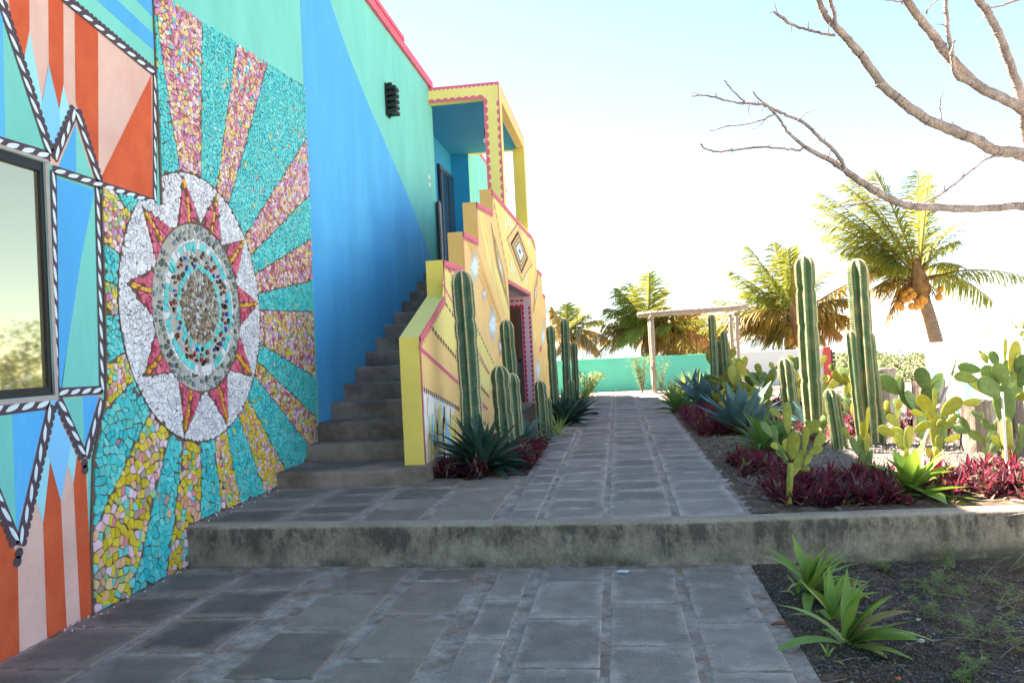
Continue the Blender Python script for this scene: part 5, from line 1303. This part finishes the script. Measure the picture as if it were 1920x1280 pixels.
def palm(label, cpx, cpy, y, tips, base, seed, trunk_r=.17, coco=(), leaf=.62, tm=None, group='coconut palms beyond the garden wall', wdt=.042):
    rs = random.Random(seed); c = atY(cpx, cpy, y); o = thing('coconut_palm', label, 'palm tree', (base[0], base[1], base[2]), group)
    b = Vector(base); K = 14; pts = []
    for i in range(K+1): t = i/K; pts.append(b.lerp(c, t)+Vector((.25*math.sin(math.pi*t)*(1 if base[0] > c.x else -1), 0, 0)))
    mb = MB(); PP = []; RR = []
    for i in range(K*5+1):
        t = i/(K*5); k = min(K-1, int(t*K)); PP.append(pts[k].lerp(pts[k+1], t*K-k)); RR.append(trunk_r*(1.15-.3*t)*(1.04 if i % 2 else .97))
    mb.tube(PP, RR, M_pt, 12, cap=False); sub(mb.build('trunk', smooth=True), o)
    for tp in tips:
        px, py, dy, up, kind = tp; tip = atY(px, py, y+dy); m = {'g': M_pg, 'y': M_py, 'b': M_pb, 'd': M_pb}[kind]
        cc = c+Vector((rs.uniform(-.08, .08), rs.uniform(-.12, .12), rs.uniform(-.1, .25)))
        frond(o, cc, tip, up, m, rs, leaf=leaf*(.7 if kind == 'd' else 1), pairs=int(64*(.45 if kind == 'd' else 1)), wind=.9 if kind != 'd' else .3, hang=.35 if kind == 'g' else .55, wdt=wdt)
    for (px, py) in coco:
        p = atY(px, py, y-.35+rs.uniform(-.1, .1)); mb = MB(); mb.tube([c, p], [.02, .012], M_rach, 4, cap=False); mb.sphere(p, .105*y/26, M_coco, (1, 1, 1.15), 10, 7); sub(mb.build('coconut', smooth=True), o)
    # fibrous base of the crown
    mb = MB(); mb.tube([c+Vector((0, 0, -.5)), c+Vector((0, 0, -.15)), c+Vector((-.02, 0, .25)), c+Vector((-.05, 0, .8))], [trunk_r*1.0, trunk_r*1.7, trunk_r*1.3, trunk_r*.4], M_pb, 10)
    for i in range(16):
        a = rs.uniform(0, 6.28); mb.blade(c+Vector((.12*math.cos(a), .12*math.sin(a), .05)), a, rs.uniform(.5, .95), .12, rs.uniform(-1.0, .5), -1.2, M_pb, seg=4, fold=.5)
    sub(mb.build('crown_fibre'), o); return o
tall = [(1522, 412, -.6, .18, 'g'), (1538, 362, .5, .16, 'g'), (1530, 380, 0, .2, 'g'), (1598, 334, .3, .16, 'g'), (1580, 345, -.5, .22, 'g'), (1640, 322, -.8, .12, 'g'), (1722, 320, .4, .02, 'g'), (1742, 330, -.4, .04, 'g'), (1550, 468, -.5, .28, 'g'), (1545, 440, .6, .22, 'g'), (1575, 478, -.9, .26, 'g'), (1630, 480, -.3, .3, 'g'), (1610, 505, .7, .32, 'g'),
        (1636, 545, -.4, .40, 'y'), (1655, 500, -.6, .45, 'g'), (1800, 418, .4, .2, 'g'), (1794, 452, -.2, .25, 'g'), (1801, 500, .5, .34, 'g'), (1930, 520, -.5, .22, 'g'), (1861, 566, .2, .38, 'g'), (1664, 615, -.3, .45, 'd'), (1632, 598, .2, .3, 'd'), (1590, 415, 1.2, .22, 'g'), (1690, 560, .2, .5, 'y')]
coc = [(1697, 552), (1706, 546), (1703, 560), (1712, 553), (1694, 562), (1720, 566), (1728, 560), (1718, 575), (1726, 572), (1709, 574), (1733, 563), (1683, 572), (1690, 576), (1763, 543), (1761, 557)]
pb = atY(1745, 700, 26)
palm('tall coconut palm with orange coconuts leaning over the boundary wall', 1722, 532, 26.0, tall, (pb.x+.25, 26, -1.6), 301, coco=coc, trunk_r=.2, leaf=.85)
mid = [(1370, 508, 0, .12, 'g'), (1402, 462, -.5, .12, 'g'), (1452, 455, .5, .06, 'g'), (1497, 460, 0, .0, 'g'), (1478, 468, -.3, .05, 'g'), (1338, 562, -.4, .14, 'g'), (1345, 590, .5, .25, 'y'), (1380, 622, -.5, .32, 'y'), (1410, 640, .3, .4, 'y'), (1355, 640, .3, .25, 'y'), (1430, 505, .8, .15, 'g'), (1552, 508, .2, .18, 'g'), (1590, 560, -.3, .2, 'y'), (1640, 512, .3, .12, 'y'), (1600, 600, .2, .3, 'y'), (1580, 630, .5, .3, 'b'), (1632, 590, .8, .1, 'b'), (1395, 545, .9, .22, 'g'), (1450, 640, -.8, .5, 'y'), (1320, 615, .9, .2, 'g'), (1390, 595, -.9, .3, 'y'), (1540, 640, .6, .4, 'y')]
pb = atY(1490, 690, 24.5)
palm('wide palm with golden lower fronds behind the tallest cactus', 1490, 612, 24.5, mid, (pb.x, 24.5, -1.5), 302, leaf=.72, coco=[(1480, 640), (1488, 634), (1500, 645)])
lft = [(1217, 512, 0, .0, 'g'), (1158, 540, -.3, .16, 'g'), (1180, 532, .4, .1, 'g'), (1136, 578, -.5, .22, 'g'), (1255, 528, .3, .04, 'y'), (1290, 578, .2, .25, 'y'), (1130, 610, .5, .3, 'y'), (1105, 640, -.3, .3, 'b'), (1150, 655, .3, .4, 'g'), (1275, 640, .4, .4, 'b'), (1320, 600, .8, .25, 'g'), (1190, 560, .8, .1, 'g'), (1165, 600, .9, .25, 'y'), (1240, 575, -.8, .25, 'g'), (1300, 650, -.5, .4, 'y'), (1120, 665, .8, .3, 'y'), (1180, 640, -.9, .5, 'g'), (1260, 610, -.6, .35, 'g'), (1330, 640, .9, .3, 'b')]
pb = atY(1220, 700, 24.0)
palm('upright palm behind the left pergola post', 1222, 632, 24.0, lft, (pb.x, 24, -1.4), 303, leaf=.7)
fl_ = [(1035, 575, 0, .1, 'y'), (1062, 570, .4, .05, 'g'), (1100, 590, -.3, .25, 'g'), (1130, 600, .3, .3, 'g'), (1110, 640, .2, .4, 'y'), (1085, 575, .7, .12, 'g'), (1145, 640, .6, .4, 'y'), (1020, 620, .5, .3, 'y'), (1060, 650, -.5, .4, 'y'), (1125, 660, -.2, .45, 'y')]
pb = atY(1062, 700, 29)
palm('low palm peering past the end of the yellow wall', 1065, 640, 29.0, fl_, (pb.x, 29, -1.9), 304, leaf=.6)
bk = [(1230, 610, 0, .2, 'y'), (1200, 640, .4, .3, 'b'), (1250, 660, -.4, .4, 'y'), (1330, 590, .4, .15, 'g'), (1360, 610, -.3, .25, 'y'), (1380, 650, .3, .4, 'y'), (1280, 595, .7, .1, 'g'), (1310, 650, -.5, .5, 'b'), (1340, 660, .8, .4, 'g'), (1240, 630, .9, .25, 'g'), (1295, 580, -.6, .05, 'y')]
pb = atY(1290, 700, 27)
palm('short dense palm between the two pergola posts', 1292, 652, 27.0, bk, (pb.x, 27, -1.6), 305, leaf=.8)

# ================================================================== WOODED HILL (far right)
def hill():
    rs = random.Random(77); M_h = mat('hill_foliage', (104, 116, 76), rough=.8, var=.35, scale=.5, bump=0, rgb2=(130, 128, 92), fac2=.45, trans=.15)
    c = atY(1640, 720, 150); mb = MB(); N = 40; vs = []
    X0 = c.x; Y0 = 165; R = 34
    for j in range(14):
        for i in range(N): a = 2*math.pi*i/N; r = R*j/13; vs.append((X0+r*1.9*math.cos(a), Y0+r*math.sin(a), -11.4+7.2*max(0,math.cos(math.pi/2*j/13))**1.2))
    mb.add(vs, [(j*N+i, j*N+(i+1) % N, (j+1)*N+(i+1) % N, (j+1)*N+i) for j in range(13) for i in range(N)], MATS['dry_land'])
    mb.build('hill', kind='structure', smooth=True)
    f = MB()
    for _ in range(520):
        a = rs.uniform(0, 6.28); q = rs.random()**.6; r = R*q; x, y = X0+r*1.9*math.cos(a), Y0+r*math.sin(a); z = -11.4+7.2*max(0,math.cos(math.pi/2*q))**1.2; s = rs.uniform(1.3, 2.6)
        if y > Y0+12: continue
        for _ in range(70):
            th, ph = rs.uniform(0, 6.28), math.acos(rs.uniform(-.3, 1)); p = Vector((x+s*math.sin(ph)*math.cos(th), y+s*math.sin(ph)*math.sin(th), z+.4+s*.75*math.cos(ph))); t = rs.uniform(.16, .32); d1 = Vector((rs.uniform(-1, 1), rs.uniform(-1, 1), rs.uniform(-.6, .6))).normalized()*t; d2 = d1.orthogonal().normalized()*t
            f.add([p-d1, p+d2, p+d1, p-d2], [(0, 1, 2, 3)], M_h)
    o = f.build('hill_woodland', kind='stuff'); o['label'] = 'scrubby green woodland on the distant hill'; o['category'] = 'woodland'
hill()

# broadleaf trees beyond the right hand edge; the window pane mirrors them
def leaf_tree(label, x, y, z0, h, r, seed):
    rs = random.Random(seed); o = thing('broadleaf_tree', label, 'tree', (x, y, z0), 'trees beyond the right edge'); mb = MB()
    mb.tube([(x, y, z0), (x+.2, y, z0+h*.35), (x, y+.1, z0+h*.6)], [.3, .22, .15], M_pt, 9)
    for i in range(6): a = i*1.05; mb.tube([(x, y, z0+h*.5), (x+r*.6*math.cos(a), y+r*.6*math.sin(a), z0+h*.85)], [.12, .04], M_pt, 6)
    sub(mb.build('trunk', smooth=True), o); f = MB(); M_l = mat('tree_leaf', (110, 120, 58), rough=.6, var=.3, scale=2, bump=0, trans=.3)
    for _ in range(110):
        a, q = rs.uniform(0, 6.28), rs.random()**.5; c = Vector((x+r*q*math.cos(a), y+r*q*math.sin(a), z0+h*rs.uniform(.55, 1)*(1-.25*q*q))); s = rs.uniform(.5, 1.0)
        for _ in range(34): p = c+Vector((rs.gauss(0, .45), rs.gauss(0, .45), rs.gauss(0, .35)))*s; f.blade(p, rs.uniform(0, 6.28), rs.uniform(.2, .4), .16, rs.uniform(-.6, .8), -.4, M_l, seg=2, fold=.2)
    sub(f.build('crown', kind='stuff'), o)
leaf_tree('broad leafy tree beyond the boundary wall, outside the frame on the right', 19.5, 34, -6.4, 10.4, 3.8, 1)
leaf_tree('second leafy tree beyond the boundary wall, farther right', 26, 36, -7.2, 11.2, 3.9, 2)
leaf_tree('third leafy tree beyond the boundary wall, farthest right', 33, 40, -8.0, 12.6, 4.4, 3)

# scrub just beyond the wall that fills behind the fronds
def scrub(label, px0, px1, y, ztop, n, seed):
    rs = random.Random(seed); f = MB(); x0, x1 = onT(px0, y), onT(px1, y); M_s = mat('scrub_leaf', (92, 96, 50), rough=.7, var=.35, scale=2, bump=0, trans=.3, tcol=(170, 150, 60), rgb2=(128, 96, 54), fac2=.5)
    for _ in range(n):
        x = rs.uniform(x0, x1); h = ztop*(.75+.25*math.sin(x*1.7+seed)); p = Vector((x, y+rs.uniform(-.6, .6), rs.uniform(-1.2, h*rs.uniform(.75, 1)))); f.blade(p, rs.uniform(0, 6.28), rs.uniform(.15, .45), .03, rs.uniform(-.6, 1.2), -.6, M_s, seg=2, fold=.2)
    o = f.build('scrub', kind='stuff'); o['label'] = label; o['category'] = 'scrub'
scrub('brownish scrub between the palms just beyond the garden wall', 1060, 1345, 22.8, 1.5, 5200, 5)
scrub('golden scrub under the wide palm beyond the white wall', 1345, 1535, 23.4, 1.35, 2600, 6)

# ================================================================== BARE TREE (upper right)
M_br = mat('bare_bark', (176, 158, 152), rough=.8, var=.3, scale=14, bump=.8, bscale=60, rgb2=(140, 124, 120), fac2=.45)
bt = thing('bare_tree', 'leafless frangipani like tree with smooth pinkish grey limbs at upper right', 'tree', (3.75, 6.2, T))
root = Vector((3.75, 6.2, T)); fork = atY(2085, 470, 6.2)
def smooth(pts, k=5):
    out = []
    for i in range(len(pts)-1):
        p0 = pts[max(i-1, 0)]; p1 = pts[i]; p2 = pts[i+1]; p3 = pts[min(i+2, len(pts)-1)]
        for j in range(k):
            t = j/k; out.append(.5*((2*p1)+(p2-p0)*t+(2*p0-5*p1+4*p2-p3)*t*t+(3*p1-p0-3*p2+p3)*t**3))
    out.append(pts[-1]); return out
def limb(par, name, spec, y0, y1, start=None, rs=random.Random(88), ends=True):
    """spec: (px, py, width_px) along the limb"""
    n = len(spec); pts = []; R = []
    if start is not None: pts.append(Vector(start[0])); R.append(start[1])
    for i, (px, py, w_) in enumerate(spec):
        y = y0+(y1-y0)*i/max(1, n-1); pts.append(atY(px, py, y)); R.append(w_*.43*y/1500)
    P = smooth(pts); RRs = []
    for i in range(len(P)):
        t = i/(len(P)-1)*(len(R)-1); k = min(len(R)-2, int(t)); RRs.append((R[k]*(1-(t-k))+R[k+1]*(t-k))*(1+rs.uniform(-.06, .06)+(.10 if i % 7 == 3 else 0)))
    P = [p+Vector((rs.uniform(-1, 1), 0, rs.uniform(-1, 1)))*.004 for p in P]
    mb = MB(); mb.tube(P, RRs, M_br, 10 if R[0] > .02 else 6)
    if name != 'twig':      # short spurs and leaf scars
        for _ in range(max(2, len(P)//5)):
            k = rs.randint(2, len(P)-2); q = P[k]; d = Vector((rs.uniform(-1, .6), rs.uniform(-.5, .5), rs.uniform(-.2, 1))).normalized(); L = rs.uniform(.02, .09); mb.tube([q, q+d*L*.5+Vector((0, 0, .006)), q+d*L], [RRs[k]*.35+.001, .0028, .0012], M_br, 5)
            k = rs.randint(1, len(P)-2); mb.tube([P[k]-(P[k+1]-P[k])*.1, P[k]+(P[k+1]-P[k])*.12], [RRs[k]*1.12]*2, M_br, 9)
    o = mb.build(name, smooth=True)
    if par is bt: sub(o, bt)
    else: o.parent = par
    return o
tk = MB(); P = smooth([root-Vector((0, 0, .1)), root.lerp(fork, .5)+Vector((.08, 0, 0)), fork]); tk.tube(P, [.14-.035*i/(len(P)-1) for i in range(len(P))], M_br, 12); trunk = sub(tk.build('trunk', smooth=True), bt)
fk2 = atY(1985, 330, 6.1)
f_ = limb(bt, 'limb', [(2085, 470, 30), (2030, 400, 27), (1985, 340, 25), (1940, 250, 24), (1918, 200, 22)], 6.2, 6.0)
A = limb(bt, 'limb', [(2060, 440, 24), (1990, 402, 19), (1920, 386, 17), (1830, 391, 17), (1740, 388, 16), (1692, 383, 15), (1650, 362, 15), (1610, 338, 14), (1580, 316, 12), (1548, 296, 10), (1508, 275, 9)], 6.2, 5.2)
limb(A, 'branch', [(1583, 318, 9), (1570, 290, 9), (1540, 262, 7), (1510, 232, 7), (1480, 218, 6), (1455, 208, 5.5), (1430, 196, 6), (1400, 194, 5), (1370, 191, 4.5), (1340, 182, 4), (1312, 179, 4), (1296, 181, 2.5)], 5.3, 5.0)
limb(A, 'branch', [(1508, 275, 8), (1480, 250, 6), (1462, 225, 5), (1445, 205, 4.5), (1428, 190, 4), (1410, 170, 3)], 5.2, 5.0)
limb(A, 'branch', [(1505, 277, 6), (1496, 282, 5), (1470, 279, 4.5), (1430, 276, 5), (1390, 279, 5), (1350, 284, 5), (1325, 280, 4), (1312, 270, 3)], 5.2, 4.9)
limb(A, 'twig', [(1455, 213, 4), (1430, 224, 3.5), (1400, 233, 3), (1360, 238, 3), (1330, 246, 2.2)], 5.1, 4.95)
limb(A, 'twig', [(1436, 222, 2), (1425, 234, 2), (1412, 243, 1.4)], 5.05, 5.0)
limb(A, 'twig', [(1398, 192, 3.5), (1380, 176, 3), (1364, 158, 2.6), (1357, 150, 2)], 5.05, 5.0)
limb(A, 'twig', [(1494, 228, 3), (1510, 213, 2.6), (1529, 205, 2)], 5.1, 5.05)
limb(A, 'twig', [(1405, 198, 2), (1403, 208, 1.6), (1407, 220, 1)], 5.1, 5.05)
limb(A, 'twig', [(1549, 300, 4), (1556, 285, 3), (1560, 272, 2)], 5.3, 5.25)
limb(A, 'twig', [(1650, 372, 5), (1620, 380, 4), (1590, 384, 3.4), (1570, 388, 2)], 5.6, 5.5)
limb(A, 'branch', [(1720, 386, 6), (1745, 374, 5), (1765, 363, 6), (1790, 345, 5), (1820, 320, 5), (1850, 298, 5), (1885, 290, 5)], 5.8, 5.9)
B = limb(bt, 'limb', [(2050, 400, 28), (1985, 320, 27), (1930, 295, 25), (1900, 285, 24), (1860, 280, 22), (1830, 262, 22), (1790, 246, 21), (1740, 225, 20), (1690, 190, 19), (1650, 155, 18), (1620, 110, 17), (1590, 75, 16), (1570, 55, 14), (1548, 30, 12), (1536, 0, 11), (1530, -60, 10), (1538, -130, 8)], 6.15, 5.1)
limb(B, 'branch', [(1568, 52, 9), (1564, 25, 8), (1556, 0, 8), (1548, -60, 6), (1550, -110, 4)], 5.3, 5.2)
limb(B, 'branch', [(1566, 67, 6), (1540, 63, 5), (1510, 55, 5), (1485, 47, 5), (1470, 36, 7), (1458, 27, 5), (1450, 22, 3)], 5.3, 5.2)
limb(B, 'twig', [(1766, 230, 3), (1763, 208, 3), (1763, 190, 2.6), (1769, 168, 1.6)], 5.7, 5.65)
limb(B, 'twig', [(1800, 240, 3), (1790, 234, 2.4), (1783, 227, 2)], 5.8, 5.75)
Cc = limb(bt, 'limb', [(1985, 330, 26), (1950, 250, 24), (1918, 205, 23), (1880, 185, 21), (1840, 165, 20), (1800, 130, 19), (1770, 95, 19), (1745, 60, 18), (1720, 30, 16), (1700, 0, 16), (1660, -50, 14), (1640, -120, 10)], 6.1, 5.4)
limb(Cc, 'branch', [(1925, 205, 16), (1890, 192, 15), (1850, 172, 14), (1815, 152, 13), (1795, 143, 13), (1788, 125, 9), (1785, 100, 9), (1778, 60, 8), (1773, 0, 7), (1770, -60, 6)], 5.9, 5.5)
limb(Cc, 'twig', [(1782, 105, 4), (1786, 90, 4), (1791, 76, 3)], 5.5, 5.5)
limb(Cc, 'twig', [(1738, 26, 4), (1742, 12, 3), (1758, 0, 3), (1770, -20, 2)], 5.5, 5.5)
limb(Cc, 'twig', [(1694, 5, 4), (1680, 2, 3), (1650, -2, 3), (1620, -10, 2)], 5.5, 5.5)
Dd = limb(bt, 'limb', [(1960, 290, 20), (1925, 210, 18), (1908, 160, 17), (1890, 110, 17), (1870, 60, 16), (1850, 20, 15), (1835, 0, 14), (1810, -60, 12), (1800, -130, 9)], 6.1, 5.7)
limb(Dd, 'twig', [(1850, 17, 3), (1880, 10, 4), (1905, 2, 4), (1930, -10, 3)], 5.8, 5.8)
limb(bt, 'limb', [(1918, 205, 14), (1918, 235, 13), (1924, 265, 12), (1950, 300, 12)], 6.0, 6.1)
